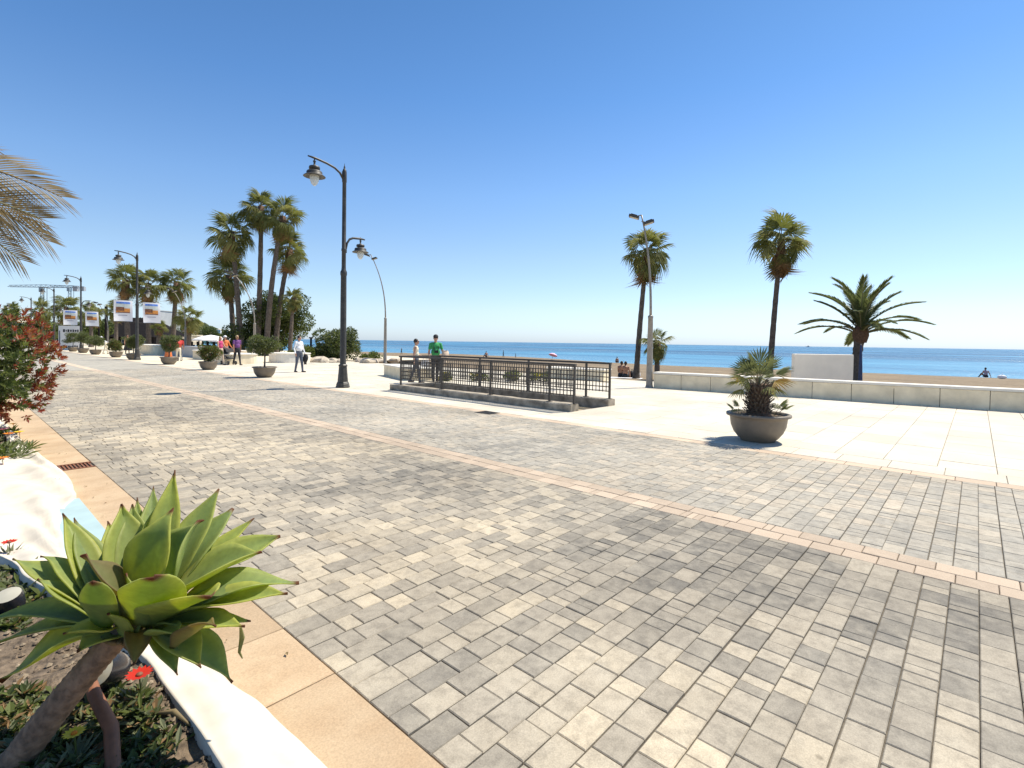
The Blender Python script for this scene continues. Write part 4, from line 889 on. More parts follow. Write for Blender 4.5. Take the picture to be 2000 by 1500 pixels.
# tip pixel, depth offset of the tip, width in pixels
L(342, 918, .22, 52, .02, 290, 1180, .04); L(322, 960, .20, 60, .02, 285, 1175, .05); L(428, 955, .28, 62, .06, 305, 1180, .04); L(455, 993, .30, 80, .08, 300, 1185, .05)
L(497, 1013, .36, 46, .05, 305, 1190, .06); L(548, 1050, .30, 92, .14, 310, 1190, .04); L(512, 1080, .06, 112, .17, 310, 1200, .0); L(390, 1016, .05, 118, .10, 300, 1200, .0)
L(584, 1137, .16, 82, .16, 315, 1210, .0); L(562, 1162, .06, 72, .12, 315, 1215, .0); L(490, 1214, .02, 44, .04, 310, 1220, -.02); L(478, 1226, -.06, 62, .05, 305, 1222, -.02)
L(452, 1335, -.02, 66, .18, 300, 1225, 0.02); L(392, 1306, -.12, 66, .14, 295, 1228, 0); L(346, 1320, -.16, 40, .14, 285, 1228, 0)
L(300, 1130, -.30, 96, .02, 288, 1224, -.06, blunt=1, cup=.25); L(412, 1168, -.20, 104, .06, 300, 1226, -.03, blunt=1)
L(162, 1084, -.16, 78, .02, 255, 1215, -.04, mat=M_agd); L(180, 1138, -.26, 52, .0, 200, 1232, -.06, blunt=1, cup=.2)
L(258, 985, .20, 66, .02, 262, 1190, .04); L(236, 985, .16, 84, .03, 255, 1190, .03); L(268, 972, .28, 40, .0, 268, 1180, .05); L(318, 1000, .0, 82, .06, 280, 1190, .0, curl=.35)
L(122, 1003, .16, 56, .02, 205, 1205, .03); L(144, 1012, .18, 54, .02, 215, 1205, .03); L(88, 1072, .06, 44, .05, 200, 1212, .0, curl=.3)
L(24, 1094, .08, 66, .14, 205, 1215, .0); L(72, 1132, -.02, 56, .10, 205, 1222, 0); L(-22, 1212, .02, 74, .16, 215, 1228, 0); L(-2, 1332, -.10, 84, .20, 235, 1232, 0); L(-14, 1262, .0, 60, .18, 225, 1230, 0)
L(122, 1240, -.20, 46, .02, 225, 1230, -.03); L(150, 1275, -.14, 60, .12, 240, 1232, 0); L(420, 1208, -.26, 44, .04, 340, 1268, -.1, mat=M_agd, curl=.2); L(262, 1300, -.22, 40, .16, 268, 1232, 0, mat=M_agd)
L(210, 1020, .3, 60, .02, 250, 1185, .06); L(380, 1050, .28, 80, .05, 300, 1190, .06); L(440, 1090, .22, 90, .12, 305, 1195, .05); L(300, 950, .3, 50, .0, 280, 1180, .06); L(170, 1060, .2, 60, .05, 230, 1195, .05)
L(236, 1160, -.1, 56, .0, 238, 1252, -.06); L(246, 1120, -.08, 50, .0, 262, 1236, -.07); L(228, 1165, -.12, 44, .02, 250, 1240, -.07, mat=M_agd); L(208, 1200, -.16, 40, .03, 248, 1243, -.07); L(345, 1238, -.16, 48, .05, 296, 1244, -.07)
b = MB(); p0 = pxd(470, 1225, DA-.05)-AB; b.tube([p0, p0+Vector((.005, 0, -.04)), p0+Vector((-.004, 0, -.085)), p0+Vector((.006, 0, -.11))], [.004, .009, .005, .002], 5); b.build('dry_hanging_tip', M_agd, ag)
# ------------------------------------------------------------------ small things in the bed
def gbed(x, y):
    z = .1
    for _ in range(6): P = pxg(x, y, z); z = bedz(P.x, P.y)
    return pxg(x, y, z)
def spot(P, aim, s, label):
    t = thing('garden_spotlight', label, 'garden light', P); q = Vector(aim).normalized().to_track_quat('Z', 'Y').to_matrix()
    prof = [(0, -.085), (.03, -.08), (.05, -.055), (.06, -.01), (.06, .04), (.056, .06)]; b = MB().lathe(prof, 18); b.v = [tuple(q @ (Vector(v)*s)+Vector((0, 0, .07*s))) for v in b.v]; b.build('housing', M_egg, t, True)
    b = MB().lathe([(.056, .058), (.03, .066), (0, .068)], 18); b.v = [tuple(q @ (Vector(v)*s)+Vector((0, 0, .07*s))) for v in b.v]; b.build('lens', M_lensw, t, True)
    MB().tube([(0, 0, -.08), (0, 0, .05*s)], .01, 6).build('spike', M_egg, t)
spot(gbed(208, 1345), (-.5, -.5, .45), 1.15, 'black egg-shaped garden spotlight under the agave'); spot(gbed(20, 1205), (-.2, -.3, 1), 1.0, 'black garden spotlight lying behind the agave at the bed edge')
p0, p1, p2, p3 = gbed(165, 1370), gbed(185, 1420), gbed(218, 1460), gbed(222, 1530)
o = MB().tube([p0+Vector((0, 0, .16)), p1+Vector((0, 0, .12)), p2+Vector((0, 0, .07)), p3+Vector((0, 0, .02)), p3+Vector((.02, -.2, -.06))], [.017, .022, .024, .024, .022], 9).build('bent_root', M_brush, None, True)
tag(o, 'thick bent rust-brown root poking from the soil under the agave', 'root')
for i, (a, c) in enumerate((((120, 1405), (235, 1395)), ((300, 1400), (372, 1425)), ((0, 1365), (50, 1370)), ((0, 1385), (40, 1392)))):
    A_, C_ = gbed(*a), gbed(*c); m_ = (A_+C_)/2+Vector((.01, .01, .035))
    o = MB().tube([A_+Vector((0, 0, .012)), m_, C_+Vector((0, 0, .015))], [.005, .010 if i < 2 else .004, .003], 6).build('dry_twig', M_tanfr, None, True); tag(o, ('dry curled leaf strip crossing the rust-brown root', 'dry curled leaf strip beside the white kerb in the agave shade', 'upper thin yellow strip by the agave stem', 'lower thin yellow strip by the agave stem')[i], 'twig', 'dry strips under the agave')
def daisy(P, mat, label, n=14, r_=.035, h_=.09, seed=0, group='bright daisies in the flower bed', leafs=22):
    t = thing('daisy_plant', label, 'flower', P, 0, group); rr = random.Random(seed); b = MB()
    for k in range(n):
        a = k*2*math.pi/n; d = Vector((math.cos(a), math.sin(a), .25)); s = Vector((-math.sin(a), math.cos(a), 0))*r_*.22
        b.add([Vector((0, 0, h_)), Vector((0, 0, h_))+d*r_*.6+s, Vector((0, 0, h_))+d*r_, Vector((0, 0, h_))+d*r_*.6-s], [(0, 1, 2, 3)])
    b.build('petals', mat, t); MB().ball((0, 0, h_+.004), (r_*.28, r_*.28, r_*.18), 8).build('flower_centre', M_brush if mat is not M_pety else M_peto, t, True)
    MB().tube([(0, 0, -.01), (.004, 0, h_*.5), (0, 0, h_)], .003, 5).build('stalk', M_leafm, t)
    lb = MB()
    for k in range(leafs):
        a = k*2.399; L_ = rr.uniform(.05, .12); d = Vector((math.cos(a), math.sin(a), rr.uniform(.2, 1.1))).normalized(); s = Vector((-math.sin(a), math.cos(a), 0))*.008
        lb.add([(0, 0, 0), d*L_*.6+s, d*L_, d*L_*.6-s], [(0, 1, 2, 3)])
    lb.build('leaves', [M_grey_leaf], t)
for i, (x, y, m_, lb, r_) in enumerate(((18, 1090, M_petr, 'red daisy above the left agave leaves', .045), (272, 1368, M_petr, 'big dark red flower beneath the agave rosette', .05), (5, 925, M_peto, 'orange daisy at the white kerb edge', .06), (18, 872, M_peto, 'orange daisy under the red-leaved shrub', .07), (4, 862, M_petp, 'pink daisy under the red-leaved shrub', .08), (38, 868, M_pety, 'yellow daisy beside the tan gutter under the shrub', .06), (26, 850, M_pety, 'yellow daisy close under the red-leaved shrub', .05), (145, 1490, M_pety, 'yellow flower in the soil below the agave stem', .035))):
    daisy(gbed(x, y), m_, lb, 14, r_, .10 if y > 1000 else .16, i, leafs=26 if y > 1000 else 60)
gc = MB(); rr = random.Random(77)
for i in range(520):
    P = gbed(rr.uniform(-60, 330), rr.uniform(1345, 1540)) if i < 380 else gbed(rr.uniform(-40, 60), rr.uniform(1105, 1230))
    if P.x > lerp_tab(XI, P.y)-.05: continue
    for k in range(9):
        a = rr.uniform(0, 6.28); L_ = rr.uniform(.025, .075); d = Vector((math.cos(a), math.sin(a), rr.uniform(.1, 1.6))).normalized(); s_ = Vector((-math.sin(a), math.cos(a), 0))*L_*rr.uniform(.08, .22)
        gc.add([P, P+d*L_*.55+s_, P+d*L_-Vector((0, 0, L_*.2)), P+d*L_*.55-s_], [(0, 1, 2, 3)], rr.choices((0, 1, 2, 3), (4, 3, 3, 2))[0])
o = gc.build('ground_cover', [M_leafd, M_leafm, M_grey_leaf, M_dead]); o['kind'] = 'stuff'; o['label'] = 'tangled low ground cover and dry bits in the shade of the agave'; o['category'] = 'ground cover'
GPL = ['leafy clump behind the agave beside the lying spotlight', 'low clump left of the yellow flower', 'low clump right of the yellow flower', 'clump at the foot of the rust-brown root', 'small clump by the agave stem base', 'thin grassy tuft next to the white kerb', 'clump under the red flower below the agave', 'leafy clump around the red daisy', 'dense clump by the orange daisy at the kerb edge', 'dense clump between the yellow and orange daisies', 'dense clump under the pink daisy', 'tiny clump in front of the agave stem', 'small clump touching the left agave leaves']
for i, (x, y, n_, s_) in enumerate(((40, 1180, 60, .16), (90, 1470, 70, .07), (200, 1480, 60, .07), (250, 1440, 50, .08), (30, 1490, 50, .07), (300, 1470, 26, .1), (240, 1390, 50, .09), (15, 1130, 60, .14), (10, 895, 90, .22), (30, 880, 80, .2), (5, 850, 90, .2), (20, 1440, 40, .06), (60, 1150, 40, .12))):
    P = gbed(x, y); t = thing('ground_plant', GPL[i], 'plant', P, 0, 'small plants in the flower bed'); rr = random.Random(200+i); lb = MB()
    for k in range(n_):
        a = rr.uniform(0, 6.28); L_ = s_*rr.uniform(.5, 1.1); d = Vector((math.cos(a), math.sin(a), rr.uniform(.2, 1.5))).normalized(); s = Vector((-math.sin(a), math.cos(a), 0))*L_*.09; o_ = Vector((rr.uniform(-.06, .06), rr.uniform(-.06, .06), 0))*s_/.08
        lb.add([o_, o_+d*L_*.6+s, o_+d*L_-Vector((0, 0, L_*.15)), o_+d*L_*.6-s], [(0, 1, 2, 3)], rr.choice((0, 0, 1)))
    lb.build('leaves', [M_leafm, M_grey_leaf], t)

# ------------------------------------------------------------------ people
def person(name_label, P, rz, H=1.72, top=M_shirtw, bottom=M_jean, skin=M_skin, hair=M_hair, sleeve='long', pose=None, cap=None, glasses=False, vox=.013, skirt=False, cat='person', shoes=M_shoe, fat=1.0, group=None, long_hair=False, shirtless=False):
    """one continuous body; local +X is where the person faces"""
    po = dict(lL=8, lR=-8, kL=4, kR=12, aL=(-12, 10, 18), aR=(14, 10, 20), lean=2, sit=0, head=0); po.update(pose or {})
    k = H/1.72; prim = []
    def cap_(a, b, ra, rb, tg): prim.append(('c', Vector(a)*k, Vector(b)*k, ra*k, rb*k, tg))
    def ell(c, r_, tg): prim.append(('e', Vector(c)*k, Vector(r_)*k, None, None, tg))
    def rot(v, ang): return Matrix.Rotation(R(-ang), 3, 'Y') @ Vector(v)          # swing forward (+X) for positive angle
    T = 'skin' if shirtless else 'top'; sit = po['sit']; hipz = .90 if not sit else .12
    lz = po['lean']; hip = Vector((0, 0, hipz))
    def tor(z, y=0, x=0): return hip+rot((x, y, z), lz)
    # legs
    for sd, l_, kn in ((1, po['lL'], po['kL']), (-1, po['lR'], po['kR'])):
        h0 = hip+Vector((0, .085*sd, -.02))
        if sit: th = Vector((.40*math.cos(R(l_)), .10*sd, .40*math.sin(R(abs(l_)))+.02)); kk = h0+th; an = kk+Vector((.30, .02*sd, -kk.z+.07)) if l_ > 10 else kk+Vector((.40, .0, -kk.z+.07)); toe = an+Vector((.15, 0, -.01))
        else:
            kk = h0+rot((0, .01*sd, -.43), l_); an = kk+rot((0, 0, -.40), l_-kn); toe = an+Vector((.155, .03*sd, -.035))
        cap_(h0, kk, .088*fat, .060, 'bottom'); cap_(kk, an, .058, .043 if bottom is not skin else .04, 'bottom' if not skirt else 'skin'); cap_(an+Vector((-.03, 0, -.03)), toe, .040, .030, 'shoe')
    if skirt: cap_(hip+Vector((0, 0, -.05)), hip+Vector((0, 0, -.62)), .15, .24, 'bottom')
    # torso
    ell(hip+Vector((0, 0, .02)), (.115*fat, .165, .13), 'bottom'); ell(tor(.20, 0, .015*fat), (.112*fat, .150*fat, .17), T); ell(tor(.40), (.115, .172, .16), T); cap_(tor(.49, .12), tor(.49, -.12), .062, .062, T)
    cap_(tor(.50), tor(.60, 0, .015), .055, .05, 'skin')
    # head
    hc = tor(.695, 0, .03); hy = R(po['head']); hr = Matrix.Rotation(hy, 3, 'Z'); fdir = hr @ Vector((1, 0, 0)); sdir = hr @ Vector((0, 1, 0))
    ell(hc, (.092, .076, .115), 'skin'); ell(hc+fdir*.035+Vector((0, 0, -.05)), (.062, .055, .065), 'skin'); cap_(hc+fdir*.088+Vector((0, 0, .01)), hc+fdir*.108+Vector((0, 0, -.025)), .010, .015, 'skin')
    for sd in (1, -1): ell(hc+sdir*.078*sd+Vector((0, 0, -.01)), (.018, .010, .028), 'skin')
    ell(hc-fdir*.018+Vector((0, 0, .028)), (.093, .083, .104), 'hair')
    if long_hair: ell(hc-fdir*.055+Vector((0, 0, -.07)), (.05, .075, .12), 'hair')
    # arms
    hands = []
    for sd, (sw, ab, el) in ((1, po['aL']), (-1, po['aR'])):
        s0 = tor(.485, .175*sd); ua = Matrix.Rotation(R(ab)*sd, 3, 'X') @ rot((0, 0, -.29), sw); e0 = s0+ua; fa = Matrix.Rotation(R(ab*.5)*sd, 3, 'X') @ rot((0, 0, -.25), sw+el); w0 = e0+fa; fd = fa.normalized()
        cap_(s0, e0, .053, .041, T if sleeve != 'none' else 'skin') if sleeve != 'short' else (cap_(s0, s0+ua*.6, .056, .052, T), cap_(s0+ua*.6, e0, .042, .038, 'skin'))
        cap_(e0, w0, .040, .028, T if sleeve == 'long' and not shirtless else 'skin')
        side = Vector((1, 0, 0)); side = (side-fd*side.dot(fd)).normalized(); palm = w0+fd*.05; prim.append(('c', w0*k, (w0+fd*.075)*k, .026*k, .030*k, 'skin'))
        for fi, (o_, ln) in enumerate(((.032, .062), (.011, .072), (-.011, .068), (-.031, .052))):
            b0 = w0+fd*.085+side*o_; m0 = b0+fd*ln*.55; t0 = m0+(fd*.8-Vector((0, sd, 0))*.5).normalized()*ln*.5; cap_(b0, m0, .0095, .009, 'skin'); cap_(m0, t0, .009, .008, 'skin')
        cap_(w0+fd*.03+side*.025, w0+fd*.075+side*.058, .012, .009, 'skin'); hands.append(w0+fd*.09)
    bm = MB()
    for q in prim:
        if q[0] == 'c':
            a, b, ra, rb = q[1:5]; dv_ = (b-a); nseg = 3; bm.tube([a-dv_.normalized()*ra*.85, a-dv_.normalized()*ra*.45, a, b, b+dv_.normalized()*rb*.45, b+dv_.normalized()*rb*.85], [ra*.5, ra*.89, ra, rb, rb*.89, rb*.5], 10)
        else: bm.ball(q[1], tuple(q[2]), 14)
    tmp = link('tmp', bm.mesh('tmp', [])); tmp.data.materials.clear()
    md = tmp.modifiers.new('r', 'REMESH'); md.mode = 'VOXEL'; md.voxel_size = vox*k; sm = tmp.modifiers.new('s', 'SMOOTH'); sm.factor = .5; sm.iterations = 2
    dg = bpy.context.evaluated_depsgraph_get(); me = bpy.data.meshes.new_from_object(tmp.evaluated_get(dg)); old = tmp.data; bpy.data.objects.remove(tmp); bpy.data.meshes.remove(old)
    nf = len(me.polygons); cen = np.empty(nf*3, dtype=np.float32); me.polygons.foreach_get('center', cen); cen = cen.reshape(-1, 3)
    best = np.full(nf, 1e9); idx = np.zeros(nf, dtype=np.int32); order = {'skin': 0, 'top': 1, 'bottom': 2, 'shoe': 3, 'hair': 4}
    for q in prim:
        if q[0] == 'c':
            a, b = np.array(q[1]), np.array(q[2]); ab_ = b-a; t_ = np.clip(((cen-a)@ab_)/(ab_@ab_), 0, 1); dd_ = np.linalg.norm(cen-a-t_[:, None]*ab_, axis=1)-(q[3]+(q[4]-q[3])*t_)
        else:
            rr_ = np.array(q[2]); v_ = (cen-np.array(q[1]))/rr_; ln_ = np.linalg.norm(v_, axis=1); dd_ = (ln_-1)*rr_.min()
        if q[5] == 'hair':
            fx = (cen-np.array(hc*k))@np.array(fdir); fz = cen[:, 2]-hc.z*k; dd_ = np.where((fx > .055*k) & (fz < .055*k), 1e9, dd_-.012*k); dd_ = np.where((fx > -.02*k) & (fz < -.02*k) & (not long_hair), 1e9, dd_)
        u_ = dd_ < best; best[u_] = dd_[u_]; idx[u_] = order[q[5]]
    for m_ in (skin, top, bottom, shoes, hair): me.materials.append(m_)
    me.polygons.foreach_set('material_index', idx); me.polygons.foreach_set('use_smooth', [True]*nf)
    me.name = 'body'; t = thing('person', name_label, cat, P, rz, group); bo = link('body', me, t)
    low = min(v.co.z for v in me.vertices); bo.location.z = -low; off = Vector((0, 0, -low))
    hk = hc*k+off
    eb = MB()
    for sd in (1, -1):
        if glasses: eb.ball(hk+(fdir*.092+sdir*.036*sd+Vector((0, 0, .012)))*k, (.014*k, .030*k, .022*k), 8, 0, hr)
        else: eb.ball(hk+(fdir*.086+sdir*.032*sd+Vector((0, 0, .012)))*k, (.009*k, .014*k, .008*k), 8, 0, hr)
    eb.build('sunglasses' if glasses else 'eyes', M_glassy, t)
    MB().ball(hk+(fdir*.092+Vector((0, 0, -.055)))*k, (.008*k, .024*k, .006*k), 8, 0, hr).build('mouth', M_shoe if False else plain_lip, t)
    if cap:
        cb = MB().ball(hk+(Vector((0, 0, .05))-fdir*.008)*k, (.106*k, .092*k, .085*k), 14, 0, hr); cb.ball(hk+(fdir*.115+Vector((0, 0, .045)))*k, (.075*k, .070*k, .012*k), 10, 0, hr); cb.build('cap', cap, t, True)
    return t, [h_*k+off for h_ in hands], tor, k, off
plain_lip = plain('lips', (.30, .10, .08), .5, .1, 8, 0)
def face_ang(deg): return R(deg)
def cloth_drape(name, t, c, w_, h_, mat, seed=0, th=.06):
    b = MB(); n = 9; m = 10; rr = random.Random(seed)
    for j in range(m+1):
        v = j/m
        for i in range(n):
            a = 2*math.pi*i/n; r_ = (.55+.5*math.sin(math.pi*min(1, v*1.1+.1)))*(1+.18*math.sin(a*3+v*5+seed)); b.v.append((c[0]+th*r_*math.cos(a), c[1]+w_*.5*r_*math.sin(a), c[2]-h_*v+.02*math.sin(a*2)))
    for j in range(m):
        for i in range(n): b.f.append((j*n+i, j*n+(i+1) % n, (j+1)*n+(i+1) % n, (j+1)*n+i)); b.m.append(0)
    b.f += [tuple(range(n)), tuple(m*n+i for i in reversed(range(n)))]; b.m += [0, 0]
    return b.build(name, mat, t, True)
def world_pt(t, v): return Vector(t.location)+Matrix.Rotation(t.rotation_euler.z, 3, 'Z') @ Vector(v)
# man in white shirt, walking towards the camera
P = pxg(584, 727); t, hd, tor, k, off = person('man in white long-sleeved shirt and grey jeans carrying a dark jacket', P, R(-75), 1.72, M_shirtw, M_jean, M_skin, M_hair, 'long', dict(lL=10, lR=-6, kL=2, kR=8, aL=(2, 12, 18), aR=(-4, 14, 30), head=12), fat=1.12)
jk = world_pt(t, hd[0]); o = thing('dark_jacket', 'dark jacket hanging from the hand of the man in white shirt', 'jacket', jk, 0); cloth_drape('cloth', o, (0, 0, .04), .30, .46, M_black, 3, .10)
# couple beyond the ramp
P = pxg(812, 748); t, hd, tor, k, off = person('woman in cream sleeveless top and dark jeans at the ramp railing', P, R(-38), 1.63, M_cream, M_jean, M_skin, M_hair, 'none', dict(lL=-12, lR=14, kL=10, kR=6, aL=(10, 12, 60), aR=(-12, 8, 14), head=-8), glasses=True)
tm = world_pt(t, hd[0]); o = thing('white_handbag', 'white handbag carried by the woman in the cream top', 'handbag', tm-Vector((0, 0, .22)))
b = MB().box((0, 0, 0), (.12, .30, .22)); b.build('bag', M_shirtw, o); MB().tube([(0, -.12, .1), (0, -.08, .24), (0, .08, .24), (0, .12, .1)], .012, 6).build('strap', M_shirtw, o, True)
P = pxg(850, 748); t, hd, tor, k, off = person('man in bright green shirt, dark cap and sunglasses by the ramp', P, R(-118), 1.80, M_green, M_black, M_skin, M_hair, 'short', dict(lL=-10, lR=16, kL=14, kR=4, aL=(8, 16, 78), aR=(4, 12, 40), head=-10), cap=M_black, glasses=True, fat=1.1)
o = thing('beige_jacket', 'beige jacket draped over the arm of the man in green', 'jacket', world_pt(t, hd[0])+Vector((0, 0, .03)), R(-60)); cloth_drape('cloth', o, (0, 0, .05), .34, .42, M_beige, 5, .12)
o = thing('camera', 'small black camera hanging on the chest of the man in green', 'camera', world_pt(t, tor(.22)*k+off+Vector((.16, 0, 0))), t.rotation_euler.z)
MB().box((0, 0, 0), (.07, .14, .09)).build('camera_body', M_egg, o); MB().tube([(.03, 0, 0), (.09, 0, -.005)], .032, 10).build('camera_lens', M_egg, o)
MB().tube([(-.02, .07, .03), (-.05, .10, .16), (-.14, .07, .33)], .011, 5).tube([(-.02, -.07, .03), (-.05, -.10, .16), (-.14, -.07, .33)], .011, 5).build('neck_strap', M_black, o)
# walkers near the pushchair
P = pxg(463, 713); person('man in purple shirt and black trousers walking beside the pushchair', P, R(-85), 1.74, M_purple, M_black, M_tansk, M_blond, 'short', dict(lL=14, lR=-12, kL=2, kR=14, aL=(-14, 10, 10), aR=(12, 10, 12), head=8), vox=.016, fat=1.1)
P = pxg(436, 712.5); person('person in white shirt with orange bib pushing the pushchair', P+Vector((.5, 1.1, 0)), R(-80), 1.70, M_orange, M_jean, M_skin, M_hair, 'long', dict(aL=(30, 8, 25), aR=(30, 8, 25), lean=8), vox=.016, cap=M_grey_cap if False else M_shirtw)
P = pxg(431, 713); person('fair-haired woman in mauve top and shorts next to the pushchair', P, R(-60), 1.64, M_pinkc, M_beige, M_skin, M_blond, 'none', dict(aL=(24, 8, 40), aR=(10, 8, 30), lean=5, lL=10, lR=-14), vox=.016, long_hair=True)
q = pxg(446, 712); st = thing('pushchair', 'dark folding pushchair between the fair-haired woman and purple-shirted man', 'pushchair', (q.x, q.y, 0), R(-80))
for sx, sy in ((.38, .22), (.38, -.22), (-.28, .26), (-.28, -.26)):
    w_ = MB(); w_.tube([(sx, sy-.025, .11), (sx, sy+.025, .11)], .11, 14); wo = w_.build('wheel', M_black, st); MB().tube([(sx, sy-.03, .11), (sx, sy+.03, .11)], .05, 10).build('hub', M_galv, wo)
b = MB(); 
for sy in (.22, -.22): b.tube([(.38, sy, .11), (0, sy, .5), (-.45, sy, 1.02)], .014, 6); b.tube([(-.28, sy, .11), (.10, sy, .45), (.22, sy, .6)], .014, 6)
b.tube([(-.45, .22, 1.02), (-.45, -.22, 1.02)], .018, 6); b.build('frame', M_galv, st, True)
b = MB().add([(.30, -.2, .38), (.30, .2, .38), (-.05, .2, .36), (-.05, -.2, .36), (-.30, .2, .86), (-.30, -.2, .86)], [(0, 1, 2, 3), (3, 2, 4, 5)]); o = b.build('seat', M_black, st); o.modifiers.new('t', 'SOLIDIFY').thickness = .05
b = MB(); nn_ = 7
for i in range(nn_+1):
    a = R(20+130*i/nn_); b.v += [(-.12+.34*math.cos(a), -.22, .62+.34*math.sin(a)), (-.12+.34*math.cos(a), .22, .62+.34*math.sin(a))]
for i in range(nn_): b.f.append((2*i, 2*i+1, 2*i+3, 2*i+2)); b.m.append(0)
b.build('hood', M_black, st, True)
# group by the leafy planter
P = pxg(319, 706); person('woman in magenta top and orange skirt partly behind the leafy planter', P+Vector((.4, .5, 0)), R(-100), 1.66, M_pinkc, M_orange, M_tansk, M_hair, 'short', {}, vox=.018, skirt=True)
P = pxg(329, 706); person('person in red top and dark jeans behind the leafy planter', P+Vector((.8, .6, 0)), R(80), 1.6, M_redc, M_jean, M_tansk, M_hair, 'short', {}, vox=.018)
P = pxg(341, 706); person('person in red shirt and cream trousers at the side of the leafy planter', P+Vector((.3, .3, 0)), R(95), 1.5, M_redc, M_cream, M_tansk, M_hair, 'short', {}, vox=.018)
P = pxg(249, 691); person('bare-chested person in black shorts beside the restaurant palms', P, R(-90), 1.74, M_tansk, M_black, M_tansk, M_hair, 'none', {}, vox=.02, shirtless=True)
P = pxg(207, 691); person('stooping person in pale pink with a white hat near the planters', P, R(-30), 1.65, M_shirtw, M_cream, M_skin, M_hair, 'long', dict(lean=35, aL=(50, 6, 20), aR=(50, 6, 20)), vox=.02, cap=M_shirtw)
# bathers on the sand
def sitter(x, y, rz, label, s=1.0, **kw):
    P = pxsand(x, y); return person(label, P, R(rz), 1.72*s, kw.get('top', M_tansk), kw.get('bottom', M_black), M_tansk, M_hair, 'none', dict(sit=1, lL=38, lR=30, lean=-8, aL=(20, 10, 30), aR=(-25, 14, 5)), vox=.022, shirtless=kw.get('bare', True))
sitter(1212, 738, 5, 'bather sitting bare-backed on the sand, arm raised, by the shaggy palm'); sitter(1221, 739, 25, 'bather in dark shorts sitting close beside the first under the palm')
o = tag(MB().box((0, 0, .015), (1.0, 1.9, .02)).build('beach_towel', M_shirtw, None, False, pxsand(1218, 740)+Vector((0, 0, .03)), .3), 'pale towel spread under the two sitting bathers', 'towel')
for i, (x, y, m_, lb) in enumerate(((1244, 737, M_shirtw, 'white beach bag leaning on the shaggy palm trunk'), (1234, 738, M_black, 'dark rucksack at the foot of the shaggy palm'))):
    P = pxsand(x, y); o = thing('beach_bag', lb, 'bag', P); b = MB().lathe([(.14, 0), (.20, .08), (.19, .25), (.13, .36), (.05, .40), (0, .41)], 10); b.build('bag', m_, o, True); MB().tube([(.1, 0, .33), (.08, 0, .48), (-.08, 0, .48), (-.1, 0, .33)], .015, 5).build('strap', m_, o)
sitter(950, 698, 70, 'lone distant bather sitting near the water in line with the railing', 1.1); sitter(1205, 709, 30, 'distant bather sitting beyond the two under the palm', 1.0); sitter(1368, 713, 20, 'tiny bather near the water between the two tall palms', .9)
sitter(1926, 738, 30, 'bather in lilac top sitting at the water edge beside a white bag', 1.1, top=M_pgrey, bare=False)
P = pxsand(983, 698); person('dark-clad child standing at the distant water edge', P, R(120), 1.25, M_black, M_black, M_tansk, M_hair, 'long', {}, vox=.024)
P = pxsand(1007, 699); person('smaller child in dark clothes standing at the distant water edge', P, R(120), .8, M_black, M_black, M_tansk, M_hair, 'short', {}, vox=.024)
P = pxsand(784, 692); person('far child standing beyond the floodlight mast', P, R(100), 1.1, M_black, M_black, M_tansk, M_hair, 'none', {}, vox=.026)
P = pxsand(1957, 740); o = thing('white_bag', 'white bag on the wet sand next to the lilac bather', 'bag', P); MB().lathe([(.2, 0), (.36, .1), (.33, .28), (.14, .38), (0, .4)], 10).build('bag', M_shirtw, o, True); MB().tube([(.12, 0, .34), (.1, 0, .5), (-.1, 0, .5), (-.12, 0, .34)], .02, 5).build('handle', M_shirtw, o)
P = pxsand(1080, 703); o = thing('beach_parasol', 'pink beach parasol tilted low near the water', 'parasol', P); b = MB().lathe([(.75, 0), (.6, .16), (.33, .3), (0, .36)], 10, (0, 0, 0)); Mx = Matrix.Rotation(R(22), 3, 'Y'); b.v = [tuple(Mx @ Vector(v)+Vector((0, 0, .75))) for v in b.v]; b.build('canopy', M_pinkum, o); MB().tube([(-.3, 0, 0), (.2, 0, 1.1)], .025, 6).build('pole', M_galv, o)
# folded blue parasol by the date palm
P = pxd(1680, 742, 19.6); P.z = sandz(P.x, P.y); tz = pxd(1680, 672, 19.6).z; o = thing('folded_parasol', 'dark blue folded parasol standing beside the date palm trunk', 'parasol', P)
MB().tube([(0, 0, 0), (0, 0, tz-P.z)], .025, 8).build('pole', M_galv, o); MB().lathe([(.04, .45), (.075, .6), (.06, 1.2), (.03, tz-P.z-.05), (0, tz-P.z)], 9).build('canopy', M_pblue if False else plain('navy_canvas', (.03, .05, .12), .8, .2, 6, .1), o, True)

# ------------------------------------------------------------------ notice board, restaurant, cranes, hill
q = pxg(116, 683); q2 = pxg(157, 683.5); X0 = 9.4; Yb = 71.0; db = depth((X0+1, Yb, 0))
A_ = pxd(116, 684, db); B_ = pxd(158, 684, db); tz = pxd(137, 636.5, db).z; wv = Vector((B_.x-A_.x, B_.y-A_.y, 0)); wd = wv.length
nb_ = thing('notice_board', 'large white free-standing notice board with black lettering behind the planters', 'sign board', (A_.x, A_.y, 0), math.atan2(wv.y, wv.x))
MB().box((wd/2, .0, tz/2), (wd, .22, tz)).build('board', M_bwhite, nb_)
MB().box((.13, -.118, tz*.45), (.10, .012, tz*.7)).build('side_stripe', M_jean, nb_)
rr = random.Random(2)
for row, (z_, h_, x0, x1) in enumerate(((tz*.80, .32, .55, 2.35), (tz*.14, .36, .55, 2.3))):
    x = x0*wd/2.7
    while x < x1*wd/2.7:
        w_ = rr.uniform(.14, .26); MB().box((x+w_/2, -.118, z_), (w_*.8, .012, h_*rr.uniform(.6, 1))).build('letter_mark', M_black, nb_); x += w_+.04
